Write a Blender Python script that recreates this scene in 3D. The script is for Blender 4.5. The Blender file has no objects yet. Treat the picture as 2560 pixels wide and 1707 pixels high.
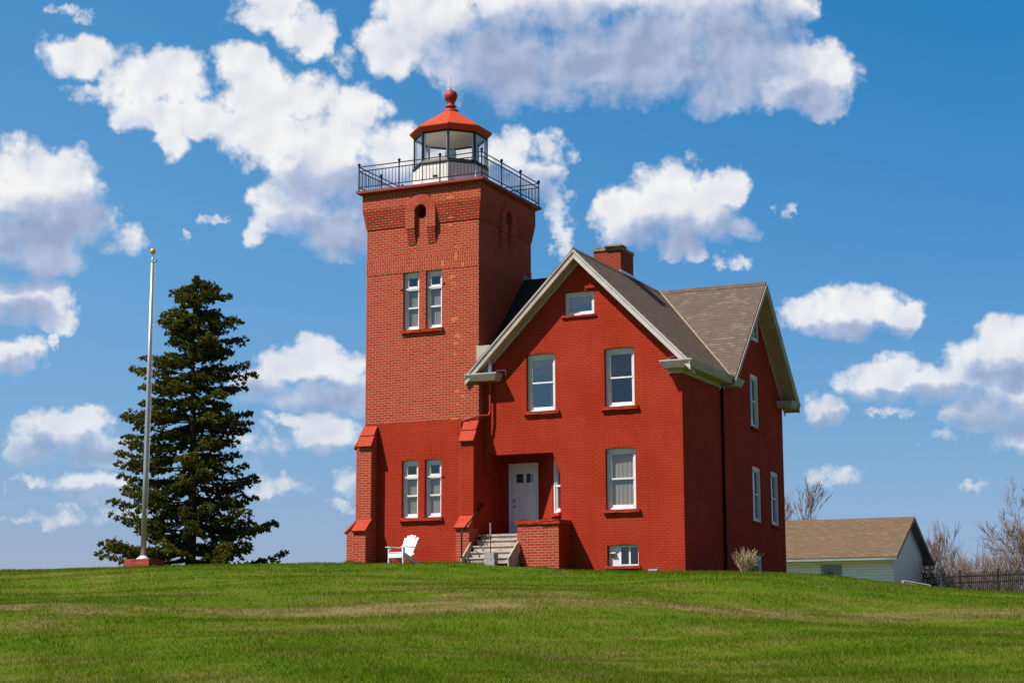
import bpy, math, random
import numpy as np
from mathutils import Vector, Matrix
R_=math.radians
random.seed(7)
scene=bpy.context.scene
col=scene.collection
PI=math.pi

# ------------------------------------------------------------------ materials
def newmat(name):
    m=bpy.data.materials.new(name); m.use_nodes=True
    nt=m.node_tree; b=nt.nodes['Principled BSDF']
    return m,nt,b
def node(nt,t,ins={},**kw):
    n=nt.nodes.new(t)
    for k,v in kw.items(): setattr(n,k,v)
    for k,v in ins.items():
        if isinstance(v,bpy.types.NodeSocket): nt.links.new(v,n.inputs[k])
        else: n.inputs[k].default_value=v
    return n
def c4(c): return (c[0],c[1],c[2],1)
def mix(nt,f,a,b,mode='MIX'):
    n=nt.nodes.new('ShaderNodeMix'); n.data_type='RGBA'; n.blend_type=mode
    for k,v in ((0,f),(6,a),(7,b)):
        if isinstance(v,bpy.types.NodeSocket): nt.links.new(v,n.inputs[k])
        else: n.inputs[k].default_value=v if not isinstance(v,tuple) else (c4(v) if len(v)==3 else v)
    return n.outputs[2]
def mth(nt,op,a,b=0.0,c=None,clamp=False):
    n=nt.nodes.new('ShaderNodeMath'); n.operation=op; n.use_clamp=clamp
    for k,v in enumerate((a,b)+((c,) if c is not None else ())):
        if isinstance(v,bpy.types.NodeSocket): nt.links.new(v,n.inputs[k])
        else: n.inputs[k].default_value=v
    return n.outputs[0]
def ramp(nt,f,stops,interp='LINEAR'):
    n=nt.nodes.new('ShaderNodeValToRGB'); n.color_ramp.interpolation=interp
    e=n.color_ramp.elements
    while len(e)<len(stops): e.new(.5)
    for i,(p,c) in enumerate(stops): e[i].position=p; e[i].color=c4(c) if not isinstance(c,float) else (c,c,c,1)
    nt.links.new(f,n.inputs[0]); return n.outputs[0]
def uvnode(nt): return nt.nodes.new('ShaderNodeTexCoord').outputs['UV']
def objco(nt): return nt.nodes.new('ShaderNodeTexCoord').outputs['Object']
def pos(nt): return nt.nodes.new('ShaderNodeNewGeometry').outputs['Position']
def noise(nt,vec,scale,detail=3,rough=.55,dim='3D'):
    n=node(nt,'ShaderNodeTexNoise',{'Scale':scale,'Detail':detail,'Roughness':rough},noise_dimensions=dim)
    nt.links.new(vec,n.inputs['Vector']); return n.outputs['Fac']
def bump(nt,b,h,strength=.4,dist=.01):
    n=node(nt,'ShaderNodeBump',{'Strength':strength,'Distance':dist,'Height':h}); nt.links.new(n.outputs[0],b.inputs['Normal'])

def brick_mat(name,painted,soldier=(),dark=1.0):
    m,nt,b=newmat(name)
    uv=uvnode(nt)
    # wobble so the courses are not ruled
    nz=node(nt,'ShaderNodeTexNoise',{'Scale':2.3,'Detail':2.0,'Vector':uv})
    sub=node(nt,'ShaderNodeVectorMath',{0:nz.outputs['Color'],1:(.5,.5,.5)},operation='SUBTRACT').outputs[0]
    sc=node(nt,'ShaderNodeVectorMath',{0:sub,'Scale':.012},operation='SCALE').outputs[0]
    vec=node(nt,'ShaderNodeVectorMath',{0:uv,1:sc},operation='ADD').outputs[0]
    if soldier:
        sep=node(nt,'ShaderNodeSeparateXYZ',{0:uv})
        swap=node(nt,'ShaderNodeCombineXYZ',{0:sep.outputs[1],1:sep.outputs[0]}).outputs[0]
        mk=None
        for (a,c) in soldier:
            t=mth(nt,'MULTIPLY',mth(nt,'GREATER_THAN',sep.outputs[1],a),mth(nt,'LESS_THAN',sep.outputs[1],c))
            mk=t if mk is None else mth(nt,'ADD',mk,t)
        n=nt.nodes.new('ShaderNodeMix'); n.data_type='VECTOR'
        nt.links.new(mk,n.inputs[0]); nt.links.new(vec,n.inputs[4]); nt.links.new(swap,n.inputs[5]); vec=n.outputs[1]
    br=node(nt,'ShaderNodeTexBrick',{'Vector':vec,'Color1':(0,0,0,1),'Color2':(1,1,1,1),'Mortar':(.5,.5,.5,1),'Scale':1.0,'Mortar Size':.0052 if not painted else .006,
        'Mortar Smooth':.3 if not painted else .8,'Bias':0.0,'Brick Width':.215,'Row Height':.0725})
    br.offset=.5; br.squash=1.0
    big=noise(nt,uv,.55,4,.6); fine=noise(nt,uv,26,3,.6); mid=noise(nt,uv,3.1,3,.6)
    sepc=node(nt,'ShaderNodeSeparateColor',{0:br.outputs['Color']}).outputs[0]
    if painted:
        c=ramp(nt,big,[(.3,(.285,.025,.011)),(.5,(.33,.032,.014)),(.72,(.36,.041,.019))])
        c=mix(nt,mth(nt,'MULTIPLY',mth(nt,'SUBTRACT',mid,.5,clamp=True),1.1),c,(.34,.062,.030))
        ln=mth(nt,'MULTIPLY',br.outputs['Fac'],mth(nt,'MULTIPLY',mth(nt,'SUBTRACT',noise(nt,uv,5.5,3,.7),.36,clamp=True),2.4,clamp=True))
        c=mix(nt,mth(nt,'MULTIPLY',ln,.6),c,(.15,.012,.005))
        c=mix(nt,mth(nt,'MULTIPLY',mth(nt,'SUBTRACT',sepc,.7,clamp=True),.5),c,(.25,.022,.008))
        stk=node(nt,'ShaderNodeMapping',{'Vector':uv,'Scale':(2.6,.22,1)}).outputs[0]
        c=mix(nt,mth(nt,'MULTIPLY',mth(nt,'SUBTRACT',noise(nt,stk,1.6,5,.65),.50,clamp=True),1.9,clamp=True),c,(.24,.024,.010))
        # worn flecks of bare brick, low on the wall
        wn=noise(nt,uv,7,5,.75); 
        sp=node(nt,'ShaderNodeSeparateXYZ',{0:pos(nt)}).outputs[2]
        low=mth(nt,'MULTIPLY',mth(nt,'GREATER_THAN',mth(nt,'SUBTRACT',wn,mth(nt,'MULTIPLY',sp,.12)),.64),.6)
        c=mix(nt,low,c,(.42,.19,.10))
    else:
        c=ramp(nt,sepc,[(0,(.26,.033,.016)),(.3,(.31,.043,.021)),(.7,(.345,.050,.025)),(.93,(.34,.058,.030)),(1,(.24,.030,.018))])
        px_=node(nt,'ShaderNodeSeparateXYZ',{0:pos(nt)})
        patch=mth(nt,'SUBTRACT',1.0,mth(nt,'DIVIDE',mth(nt,'ABSOLUTE',mth(nt,'SUBTRACT',px_.outputs[0],mth(nt,'MULTIPLY_ADD',noise(nt,uv,.6,2),.9,2.45))),.55),clamp=True)
        om=mth(nt,'GREATER_THAN',mth(nt,'ADD',mth(nt,'MULTIPLY',sepc,.5),mth(nt,'ADD',mth(nt,'MULTIPLY',mid,.5),mth(nt,'MULTIPLY',patch,.14))),.845)
        c=mix(nt,om,c,(.58,.17,.035))
        c=mix(nt,mth(nt,'MULTIPLY',big,.35),c,(.30,.046,.024))
        c=mix(nt,mth(nt,'MULTIPLY',fine,.35),c,(.24,.03,.014))
        mort=mix(nt,mid,(.44,.17,.105),(.66,.36,.25))
        c=mix(nt,br.outputs['Fac'],c,mort)
        if dark<1: c=mix(nt,.55,c,(.17,.035,.022))
    nt.links.new(c,b.inputs['Base Color'])
    b.inputs['Roughness'].default_value=.8 if painted else .9
    b.inputs['Specular IOR Level'].default_value=.04
    h=mth(nt,'SUBTRACT',mth(nt,'ADD',mth(nt,'MULTIPLY',fine,.22),mth(nt,'MULTIPLY',sepc,.35 if painted else .15)),br.outputs['Fac'])
    bump(nt,b,h,1.0 if painted else .6,.016)
    return m

def paint_mat(name,colr,rough=.5,var=.12,dirt=None,scale=6,spec=.4,streak=False):
    m,nt,b=newmat(name); p=objco(nt)
    n1=noise(nt,p,scale,5,.65)
    dark=tuple(x*(1-var*2.2) for x in colr)
    c=ramp(nt,n1,[(.3,dark),(.55,colr),(.8,tuple(min(1,x*(1+var*.6)) for x in colr))])
    if dirt:
        n2=noise(nt,p,scale*2.7,6,.75)
        c=mix(nt,mth(nt,'MULTIPLY',mth(nt,'SUBTRACT',n2,.58,clamp=True),5,clamp=True),c,dirt)
    nt.links.new(c,b.inputs['Base Color']); b.inputs['Roughness'].default_value=rough
    b.inputs['Specular IOR Level'].default_value=spec
    bump(nt,b,noise(nt,p,scale*7,3,.6),.25,.004)
    return m

def metal_mat(name,colr,rough=.35,metallic=1.0):
    m,nt,b=newmat(name); p=objco(nt)
    c=mix(nt,noise(nt,p,9,4),tuple(x*.75 for x in colr),colr)
    nt.links.new(c,b.inputs['Base Color']); b.inputs['Roughness'].default_value=rough; b.inputs['Metallic'].default_value=metallic
    return m

def shingle_mat(name,cols,row=.135,width=.19):
    m,nt,b=newmat(name); uv=uvnode(nt)
    br=node(nt,'ShaderNodeTexBrick',{'Vector':uv,'Color1':(0,0,0,1),'Color2':(1,1,1,1),'Mortar':(.5,.5,.5,1),'Scale':1.0,'Mortar Size':.004,'Mortar Smooth':.2,'Brick Width':width,'Row Height':row})
    br.offset=.37; br.offset_frequency=2
    s=node(nt,'ShaderNodeSeparateColor',{0:br.outputs['Color']}).outputs[0]
    c=ramp(nt,s,[(0,cols[1]),(.3,cols[1]),(.8,cols[2]),(1,cols[3])])
    c=mix(nt,mth(nt,'MULTIPLY',noise(nt,uv,.9,4,.6),.45),c,cols[1])
    c=mix(nt,mth(nt,'MULTIPLY',noise(nt,uv,60,2,.7),.45),c,cols[0])
    sep=node(nt,'ShaderNodeSeparateXYZ',{0:uv})
    fr=mth(nt,'FRACT',mth(nt,'DIVIDE',sep.outputs[1],row))   # butt edge of each course
    edge=mth(nt,'LESS_THAN',fr,.14)
    c=mix(nt,mth(nt,'MULTIPLY',edge,.55),c,tuple(x*.35 for x in cols[0]))
    c=mix(nt,mth(nt,'MULTIPLY',br.outputs['Fac'],.5),c,tuple(x*.4 for x in cols[0]))
    nt.links.new(c,b.inputs['Base Color']); b.inputs['Roughness'].default_value=.9; b.inputs['Specular IOR Level'].default_value=.2
    h=mth(nt,'ADD',mth(nt,'SUBTRACT',1.0,fr),mth(nt,'MULTIPLY',noise(nt,uv,70,2,.7),.3))
    bump(nt,b,h,.6,.012)
    return m

def glass_mat(name,tint=(.9,.95,.95),refl=.25,rough=.02):
    m=bpy.data.materials.new(name); m.use_nodes=True; nt=m.node_tree; nt.nodes.clear()
    o=nt.nodes.new('ShaderNodeOutputMaterial')
    t=node(nt,'ShaderNodeBsdfTransparent',{'Color':c4(tint)}); g=node(nt,'ShaderNodeBsdfGlossy',{'Color':(1,1,1,1),'Roughness':rough})
    p=noise(nt,objco(nt),3.0,2); bp=node(nt,'ShaderNodeBump',{'Strength':.06,'Distance':.02,'Height':p}); nt.links.new(bp.outputs[0],g.inputs['Normal'])
    fr=mth(nt,'POWER',node(nt,'ShaderNodeLayerWeight',{'Blend':.5}).outputs['Facing'],4.0)
    f=mth(nt,'ADD',mth(nt,'MULTIPLY',fr,.9),refl+.045,clamp=True)
    mx=node(nt,'ShaderNodeMixShader',{0:f,1:t.outputs[0],2:g.outputs[0]}); nt.links.new(mx.outputs[0],o.inputs[0])
    return m

def plain(name,colr,rough=.8,spec=.3,sss=0):
    m,nt,b=newmat(name); c=mix(nt,noise(nt,objco(nt),14,3),tuple(x*.82 for x in colr),colr)
    nt.links.new(c,b.inputs['Base Color']); b.inputs['Roughness'].default_value=rough; b.inputs['Specular IOR Level'].default_value=spec
    return m

def curtain_mat(name,colr):
    m,nt,b=newmat(name); uv=uvnode(nt)
    w=node(nt,'ShaderNodeTexWave',{'Vector':uv,'Scale':7.0,'Distortion':2.5,'Detail':2.0,'Detail Scale':.6})
    c=mix(nt,w.outputs['Fac'],tuple(x*.62 for x in colr),colr)
    nt.links.new(c,b.inputs['Base Color']); b.inputs['Roughness'].default_value=.9
    return m

M={}
M['brick']=brick_mat('weathered_red_brick',False,soldier=((8.70,9.17),))
M['chimneybrick']=brick_mat('dark_brown_brick',False,dark=.6)  # darker, browner variant of the bare brick
M['blockred']=paint_mat('faded_red_concrete',(.27,.050,.034),.9,.2,dirt=(.18,.05,.035),scale=6,spec=.1)
M['painted']=brick_mat('red_painted_brick',True,soldier=((3.34,3.78),))
M['capred']=paint_mat('red_painted_stone',(.355,.042,.018),.8,.10,scale=5,spec=.15)
M['roofred']=paint_mat('orange_red_metal_paint',(.46,.050,.015),.6,.05,scale=3,spec=.25)
M['ballred']=paint_mat('dull_red_metal_paint',(.30,.022,.011),.6,.08,scale=5)
M['cornice']=paint_mat('dark_red_metal_paint',(.22,.022,.012),.6,.12,scale=5)
M['pipered']=paint_mat('red_pipe_paint',(.28,.024,.010),.6,.10,scale=5)
M['stonesill']=paint_mat('red_painted_sandstone',(.34,.036,.015),.85,.22,scale=8,spec=.1)
M['white']=paint_mat('white_window_paint',(.62,.62,.62),.5,.06,dirt=(.36,.32,.27),scale=5)
M['whitewall']=paint_mat('white_lantern_paint',(.66,.65,.61),.5,.05,dirt=(.46,.30,.18),scale=1.6)
M['door']=paint_mat('white_door_paint',(.62,.63,.66),.45,.04,scale=4)
M['trim']=paint_mat('beige_trim_paint',(.42,.355,.315),.75,.12,dirt=(.27,.215,.18),scale=3,spec=.15)
M['soffit']=paint_mat('brown_beige_soffit_paint',(.46,.285,.21),.85,.1,dirt=(.28,.19,.13),scale=3,spec=.1)
M['trimsunlit']=paint_mat('sunlit_trim_paint',(.48,.435,.395),.6,.10,dirt=(.26,.23,.19),scale=3)  # same trim, lightened in colour for the sun on the right rake
M['black']=paint_mat('black_iron_paint',(.012,.013,.014),.5,.15,scale=8,spec=.2)
M['blacksash']=paint_mat('dark_sash_paint',(.035,.04,.05),.45,.1,scale=6)
M['galv']=metal_mat('galvanised_metal',(.62,.63,.65),.4,.8)
M['alu']=metal_mat('brushed_aluminium',(.43,.43,.44),.48,.75)
M['gold']=metal_mat('gilded_metal',(.80,.47,.10),.35,.6)
M['brass']=metal_mat('brass_metal',(.55,.38,.14),.35)
M['cream']=plain('white_flange_paint',(.75,.76,.78),.5)
M['shingle']=shingle_mat('brown_asphalt_shingle',[(.070,.048,.037),(.108,.078,.061),(.138,.102,.080),(.185,.14,.108)])
M['shedshingle']=shingle_mat('tan_asphalt_shingle',[(.085,.052,.032),(.125,.080,.050),(.155,.103,.066),(.20,.135,.088)],row=.12,width=.28)
M['shaderoof']=shingle_mat('shaded_asphalt_shingle',[(.02,.018,.016),(.034,.03,.026),(.04,.036,.03),(.055,.05,.043)])  # shingle darkened to paint in the tower's shade on the left roof
M['glass']=glass_mat('window_glass',(.90,.90,.88),.03)
M['tealglass']=glass_mat('reflective_window_glass',(.45,.6,.65),.10)
M['lampglass']=glass_mat('lantern_glass',(.96,.94,.92),.0)
M['curtain']=curtain_mat('sheer_grey_curtain',(.27,.235,.21))
M['shade']=plain('unlit_room_dark',(.035,.04,.05),.95)
M['room']=plain('unlit_interior_dark',(.05,.06,.065),.95)
M['grey']=plain('grey_interior_paint',(.90,.80,.72),.8)
M['concrete']=paint_mat('grey_concrete',(.30,.29,.27),.9,.15,dirt=(.18,.17,.14),scale=7)
M['capstone']=paint_mat('weathered_cap_concrete',(.28,.20,.14),.9,.2,scale=5)
M['wood']=paint_mat('weathered_grey_wood',(.44,.36,.30),.9,.2,dirt=(.24,.18,.13),scale=5,spec=.1)
M['slate']=paint_mat('slate_green_trim_paint',(.085,.115,.13),.55,.1,scale=3)
M['slatelight']=paint_mat('grey_blue_trim_paint',(.20,.25,.28),.5,.1,scale=3)
M['bark']=paint_mat('dark_spruce_bark',(.075,.055,.042),.95,.3,scale=9)
M['greybark']=paint_mat('pale_grey_bark',(.26,.215,.19),.9,.25,scale=3)
M['twig']=paint_mat('brown_twig_bark',(.20,.145,.12),.9,.2,scale=2)
def clap_mat():
    m,nt,b=newmat('white_clapboard'); uv=uvnode(nt); v=node(nt,'ShaderNodeSeparateXYZ',{0:uv}).outputs[1]
    fr=mth(nt,'FRACT',mth(nt,'DIVIDE',v,.145)); e=mth(nt,'LESS_THAN',fr,.10)
    c=mix(nt,noise(nt,uv,3,5,.7),(.66,.62,.61),(.78,.73,.72)); c=mix(nt,mth(nt,'MULTIPLY',e,.75),c,(.12,.11,.10))
    nt.links.new(c,b.inputs['Base Color']); b.inputs['Roughness'].default_value=.6
    bump(nt,b,mth(nt,'SUBTRACT',1.0,fr),.8,.02); return m
M['clap']=clap_mat()

# ------------------------------------------------------------------ mesh builder
class MB:
    def __init__(s,fr=None): s.v=[]; s.f=[]; s.m=[]; s.fr=fr
    def P(s,p):
        if s.fr: return s.fr(p)
        return Vector(p)
    def face(s,pts,mi=0):
        i=len(s.v); s.v+= [s.P(p) for p in pts]; s.f.append(tuple(range(i,i+len(pts)))); s.m.append(mi)
    def poly(s,verts,faces,mi=0):
        i=len(s.v); s.v+=[s.P(p) for p in verts]
        for f in faces: s.f.append(tuple(i+k for k in f)); s.m.append(mi)
    def box(s,x0,x1,y0,y1,z0,z1,mi=0):
        V=[(x,y,z) for z in (z0,z1) for y in (y0,y1) for x in (x0,x1)]
        s.poly(V,[(0,2,3,1),(4,5,7,6),(0,1,5,4),(2,6,7,3),(0,4,6,2),(1,3,7,5)],mi)
    def bar(s,a,b,w,h=None,mi=0,up=(0,0,1)):
        a=Vector(a);b=Vector(b);h=h or w;d=(b-a).normalized();u=Vector(up)
        if abs(d.dot(u))>.98:u=Vector((0,1,0))
        r=d.cross(u).normalized();u=r.cross(d)
        V=[p+r*(i*w/2)+u*(j*h/2) for p in(a,b) for i,j in((-1,-1),(1,-1),(1,1),(-1,1))]
        s.poly(V,[(0,1,2,3),(7,6,5,4),(0,4,5,1),(1,5,6,2),(2,6,7,3),(3,7,4,0)],mi)
    def tube(s,pts,rad,n=8,mi=0,caps=True):
        pts=[Vector(p) for p in pts]; rs=rad if isinstance(rad,(list,tuple)) else [rad]*len(pts)
        V=[];F=[]; pr=None
        for k,p in enumerate(pts):
            d=(pts[min(k+1,len(pts)-1)]-pts[max(k-1,0)]).normalized()
            if pr is None:
                r=d.cross(Vector((0,0,1)) if abs(d.z)<.95 else Vector((1,0,0))).normalized()
            else:
                r=(pr-d*pr.dot(d)); r=r.normalized() if r.length>1e-6 else d.orthogonal().normalized()
            pr=r; u=d.cross(r)
            for i in range(n):
                a=2*PI*i/n; V.append(p+(r*math.cos(a)+u*math.sin(a))*rs[k])
        for k in range(len(pts)-1):
            for i in range(n):
                j=(i+1)%n; F.append((k*n+i,k*n+j,(k+1)*n+j,(k+1)*n+i))
        if caps: F.append(tuple(range(n-1,-1,-1))); F.append(tuple((len(pts)-1)*n+i for i in range(n)))
        s.poly(V,F,mi)
    def lathe(s,prof,cx,cy,n=24,mi=0,ph=0):
        V=[];F=[]
        for r,z in prof:
            for i in range(n):
                a=2*PI*i/n+ph; V.append((cx+r*math.cos(a),cy+r*math.sin(a),z))
        for k in range(len(prof)-1):
            for i in range(n):
                j=(i+1)%n; F.append((k*n+i,k*n+j,(k+1)*n+j,(k+1)*n+i))
        s.poly(V,F,mi)
    def prism(s,prof,a,b,mi=0):
        # prof: list of offsets (Vectors) around, extruded from a to b
        n=len(prof);a=Vector(a);b=Vector(b)
        V=[a+Vector(p) for p in prof]+[b+Vector(p) for p in prof]
        F=[(i,(i+1)%n,n+(i+1)%n,n+i) for i in range(n)]+[tuple(range(n-1,-1,-1)),tuple(range(n,2*n))]
        s.poly(V,F,mi)
    def build(s,name,mats,parent=None,loc=None,smooth=False,uvoff=None,fix=True,bevel=0,rough=0,label=None):
        me=bpy.data.meshes.new(name)
        L=Vector(loc) if loc is not None else Vector((0,0,0))
        root=parent
        while root is not None and root.parent is not None: root=root.parent
        if root is not None and 'base' in root.keys(): L=Vector(root['base'])
        me.from_pydata([tuple(v-L) for v in s.v],[],s.f)
        if not isinstance(mats,(list,tuple)): mats=[mats]
        for m in mats: me.materials.append(m)
        me.polygons.foreach_set('material_index',s.m)
        if fix:
            import bmesh
            bm=bmesh.new(); bm.from_mesh(me); bmesh.ops.recalc_face_normals(bm,faces=bm.faces) if fix=='n' else None
            if bevel:
                bmesh.ops.remove_doubles(bm,verts=bm.verts,dist=1e-5)
                bmesh.ops.bevel(bm,geom=list(bm.edges),offset=bevel,segments=1,affect='EDGES')
            if rough:
                bmesh.ops.remove_doubles(bm,verts=bm.verts,dist=1e-5)
                bmesh.ops.subdivide_edges(bm,edges=list(bm.edges),cuts=5,use_grid_fill=True)
                rr=random.Random(len(s.v))
                for v in bm.verts: v.co+=Vector((rr.uniform(-1,1),rr.uniform(-1,1),rr.uniform(-1,1)))*rough
            bm.to_mesh(me); bm.free()
        uvl=me.uv_layers.new(name='UVMap')
        uvs=[]
        for p in me.polygons:
            n=p.normal
            if abs(n.z)>.97: t=Vector((1,0,0)); b=Vector((0,1,0))
            else:
                t=Vector((0,0,1)).cross(n).normalized(); b=n.cross(t)
                if t.x+t.y*.9<-1e-4: t=-t
            for li in p.loop_indices:
                c=me.vertices[me.loops[li].vertex_index].co+L
                uvs+= [c.dot(t),c.dot(b)]
        uvl.data.foreach_set('uv',uvs)
        if smooth: me.polygons.foreach_set('use_smooth',[True]*len(me.polygons))
        me.update()
        o=bpy.data.objects.new(name,me); col.objects.link(o)
        if parent is not None: o.parent=parent
        elif loc is not None: o.location=L
        if label: o['label']=label
        return o

def thing(name,label,cat,loc,rz=0,group=None,local=False):
    o=bpy.data.objects.new(name,None); col.objects.link(o); o.empty_display_size=.3
    o.location=loc; o.rotation_euler=(0,0,rz); o['label']=label; o['category']=cat
    o['base']=(0.,0.,0.) if local else tuple(float(x) for x in loc)
    if group: o['group']=group
    return o
def tag(o,label=None,cat=None,group=None,kind=None):
    for k,v in (('label',label),('category',cat),('group',group),('kind',kind)):
        if v: o[k]=v
    return o
def copy_tree(o,parent=None):
    c=o.copy(); col.objects.link(c); c.parent=parent
    for ch in o.children: copy_tree(ch,c)
    return c

def frame(O,U,N):
    O=Vector(O);U=Vector(U);N=Vector(N)
    return lambda p: O+U*p[0]+N*p[1]+Vector((0,0,p[2]))   # local (u, out, z)

def clip(poly,planes):
    for (a,b,c) in planes:  # keep a*u+b*z<=c
        out=[]
        for i in range(len(poly)):
            p=poly[i];q=poly[(i+1)%len(poly)]
            dp=a*p[0]+b*p[1]-c;dq=a*q[0]+b*q[1]-c
            if dp<=1e-9: out.append(p)
            if (dp<-1e-9 and dq>1e-9) or (dp>1e-9 and dq<-1e-9):
                t=dp/(dp-dq); out.append((p[0]+(q[0]-p[0])*t,p[1]+(q[1]-p[1])*t))
        poly=out
        if len(poly)<3: return []
    return poly
def wall(mb,u0,u1,z0,z1,holes=(),planes=(),out=0.,rev=.12,mi=0,arch=()):
    """a wall sheet in the (u,z) plane with rectangular openings and their reveals"""
    us=sorted(set([u0,u1]+[h[0] for h in holes]+[h[1] for h in holes])); zs=sorted(set([z0,z1]+[h[2] for h in holes]+[h[3] for h in holes]))
    for i in range(len(us)-1):
        for j in range(len(zs)-1):
            a,b,c,d=us[i],us[i+1],zs[j],zs[j+1]
            mu,mz=(a+b)/2,(c+d)/2
            if mu<u0 or mu>u1 or mz<z0 or mz>z1: continue
            if any(h[0]<mu<h[1] and h[2]<mz<h[3] for h in holes): continue
            p=clip([(a,c),(b,c),(b,d),(a,d)],planes) if planes else [(a,c),(b,c),(b,d),(a,d)]
            if p: mb.face([(x,out,z) for x,z in p],mi)
    for h in holes:
        a,b,c,d=h[:4]; rise=h[4] if len(h)>4 else 0; r=rev
        mb.face([(a,out,c),(a,out,d-rise),(a,out-r,d-rise),(a,out-r,c)],mi)
        mb.face([(b,out-r,c),(b,out-r,d-rise),(b,out,d-rise),(b,out,c)],mi)
        mb.face([(a,out,c),(a,out-r,c),(b,out-r,c),(b,out,c)],mi)
        if rise==0:
            mb.face([(a,out-r,d),(a,out,d),(b,out,d),(b,out-r,d)],mi)
        else:
            N=8; pts=[(a+(b-a)*k/N, d-rise+rise*(1-(2*k/N-1)**2)) for k in range(N+1)]
            for k in range(N):
                (x0,y0),(x1,y1)=pts[k],pts[k+1]
                mb.face([(x0,out,y0),(x1,out,y1),(x1,out,d),(x0,out,d)],mi)
                mb.face([(x0,out-r,y0),(x1,out-r,y1),(x1,out,y1),(x0,out,y0)],mi)
def rect_frame(mb,u0,u1,z0,z1,w,o0,o1,wt=None,wb=None,mi=0):
    wt=w if wt is None else wt; wb=w if wb is None else wb
    mb.box(u0,u0+w,o0,o1,z0,z1,mi); mb.box(u1-w,u1,o0,o1,z0,z1,mi)
    mb.box(u0+w,u1-w,o0,o1,z1-wt,z1,mi); mb.box(u0+w,u1-w,o0,o1,z0,z0+wb,mi)
def pane(fr,parent,u0,u1,z0,z1,o,mat):
    mb=MB(fr); mb.face([(u0,o,z0),(u1,o,z0),(u1,o,z1),(u0,o,z1)]); return mb.build('pane',mat,parent)
def window(parent,fr,u0,u1,z0,z1,kind='sash',rec=.115,cur=None,glass='glass',sashmat='white',label=None,back='shade'):
    """u0..u1, z0..z1 is the masonry opening"""
    mb=MB(fr); o0,o1=-rec-.10,-rec
    g=[]
    if kind=='transom':
        w=.062; rect_frame(mb,u0,u1,z0,z1,w,o0,o1,wt=.10,wb=.055)
        a,b=u0+w,u1-w; o2=-rec-.03
        zt=z1-.10; zr=z1-.50
        rect_frame(mb,a,b,zr,zt,.055,o0,o2,wb=.09,wt=.06); g.append((a+.055,b-.055,zr+.09,zt-.06))
        zm=(z0+.055+zr)/2+.03
        rect_frame(mb,a,b,zm-.02,zr,.04,o0,o2-.005,wb=.045,wt=.035); g.append((a+.04,b-.04,zm+.025,zr-.035))
        rect_frame(mb,a,b,z0+.055,zm-.02,.04,o0,o2-.02,wb=.075,wt=.005); g.append((a+.04,b-.04,z0+.13,zm-.025))
        mb.box(u0-.0,u1,o1,o1+.02,zr-.015,zr+.03)
    elif kind=='sash':
        w=.085; rect_frame(mb,u0,u1,z0,z1,w,o0,o1,wt=.12,wb=.06)
        a,b=u0+w,u1-w; o2=-rec-.035; zm=(z0+z1)/2-.0
        rect_frame(mb,a,b,zm-.02,z1-.12,.045,o0,o2,wb=.045,wt=.05); g.append((a+.045,b-.045,zm+.025,z1-.17))
        rect_frame(mb,a,b,z0+.06,zm-.02,.05,o0,o2-.02,wb=.08,wt=.005); g.append((a+.05,b-.05,z0+.14,zm-.025))
    elif kind=='fixed':
        w=.085; rect_frame(mb,u0,u1,z0,z1,w,o0,o1)
        a,b=u0+w,u1-w; rect_frame(mb,a,b,z0+w,z1-w,.045,o0,-rec-.035); g.append((a+.045,b-.045,z0+w+.045,z1-w-.045))
    f=mb.build('window',M[sashmat],parent,bevel=.004,label=label)
    for q in g: pane(fr,f,*q,-rec-.07,M[glass])
    # box behind the glass, coloured dark to stand for the unlit room
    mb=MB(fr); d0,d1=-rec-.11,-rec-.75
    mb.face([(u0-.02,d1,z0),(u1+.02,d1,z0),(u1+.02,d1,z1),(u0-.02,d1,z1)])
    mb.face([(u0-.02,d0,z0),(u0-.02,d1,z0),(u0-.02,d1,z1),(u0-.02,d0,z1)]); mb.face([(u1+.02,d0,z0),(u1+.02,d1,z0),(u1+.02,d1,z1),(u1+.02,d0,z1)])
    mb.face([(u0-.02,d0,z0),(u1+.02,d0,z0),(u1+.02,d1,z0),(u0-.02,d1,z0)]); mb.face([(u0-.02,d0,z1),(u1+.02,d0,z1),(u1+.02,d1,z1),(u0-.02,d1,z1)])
    mb.build('dark_room_backing',M[back],f)
    if cur:
        for (f0,f1,za,zb) in cur:
            mb=MB(fr); n=24; W=u1-u0
            for k in range(n):
                x0=u0+W*(f0+(f1-f0)*k/n); x1=u0+W*(f0+(f1-f0)*(k+1)/n)
                y0=-rec-.115+.01*math.sin(k*1.9); y1=-rec-.115+.01*math.sin((k+1)*1.9)
                mb.face([(x0,y0,z0+(z1-z0)*za),(x1,y1,z0+(z1-z0)*za),(x1,y1,z0+(z1-z0)*zb),(x0,y0,z0+(z1-z0)*zb)])
            mb.build('curtain',M['curtain'],f)
    return f
def sill(parent,fr,u0,u1,z,h=.07,d=.07):
    mb=MB(fr); mb.box(u0,u1,-.06,d,z-h,z); return mb.build('sill',M['stonesill'],parent,rough=.009)
M['redbrickplain']=paint_mat('moulded_red_brick',(.40,.055,.022),.9,.2,scale=12)
M['mortar']=plain('pale_mortar',(.48,.22,.14),.95)
M['paleinner']=plain('pale_blue_grey_paint',(.50,.56,.58),.6)
M['lensglass']=plain('frosted_lens',(.42,.50,.50),.25,.6)
M['darkglass']=glass_mat('door_glass',(.25,.3,.32),.03)
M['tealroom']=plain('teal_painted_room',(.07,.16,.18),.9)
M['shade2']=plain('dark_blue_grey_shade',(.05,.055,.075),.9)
M['valley']=paint_mat('pale_valley_metal',(.36,.27,.19),.6,.1,scale=4)
M['pipedark']=paint_mat('dark_downspout_paint',(.03,.006,.005),.9,.1,scale=4,spec=.05)
WS=.065; SUNE=5.0; EXPO=.62; SKH=.5; SKS=1.0; RELIEF=.50
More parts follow.
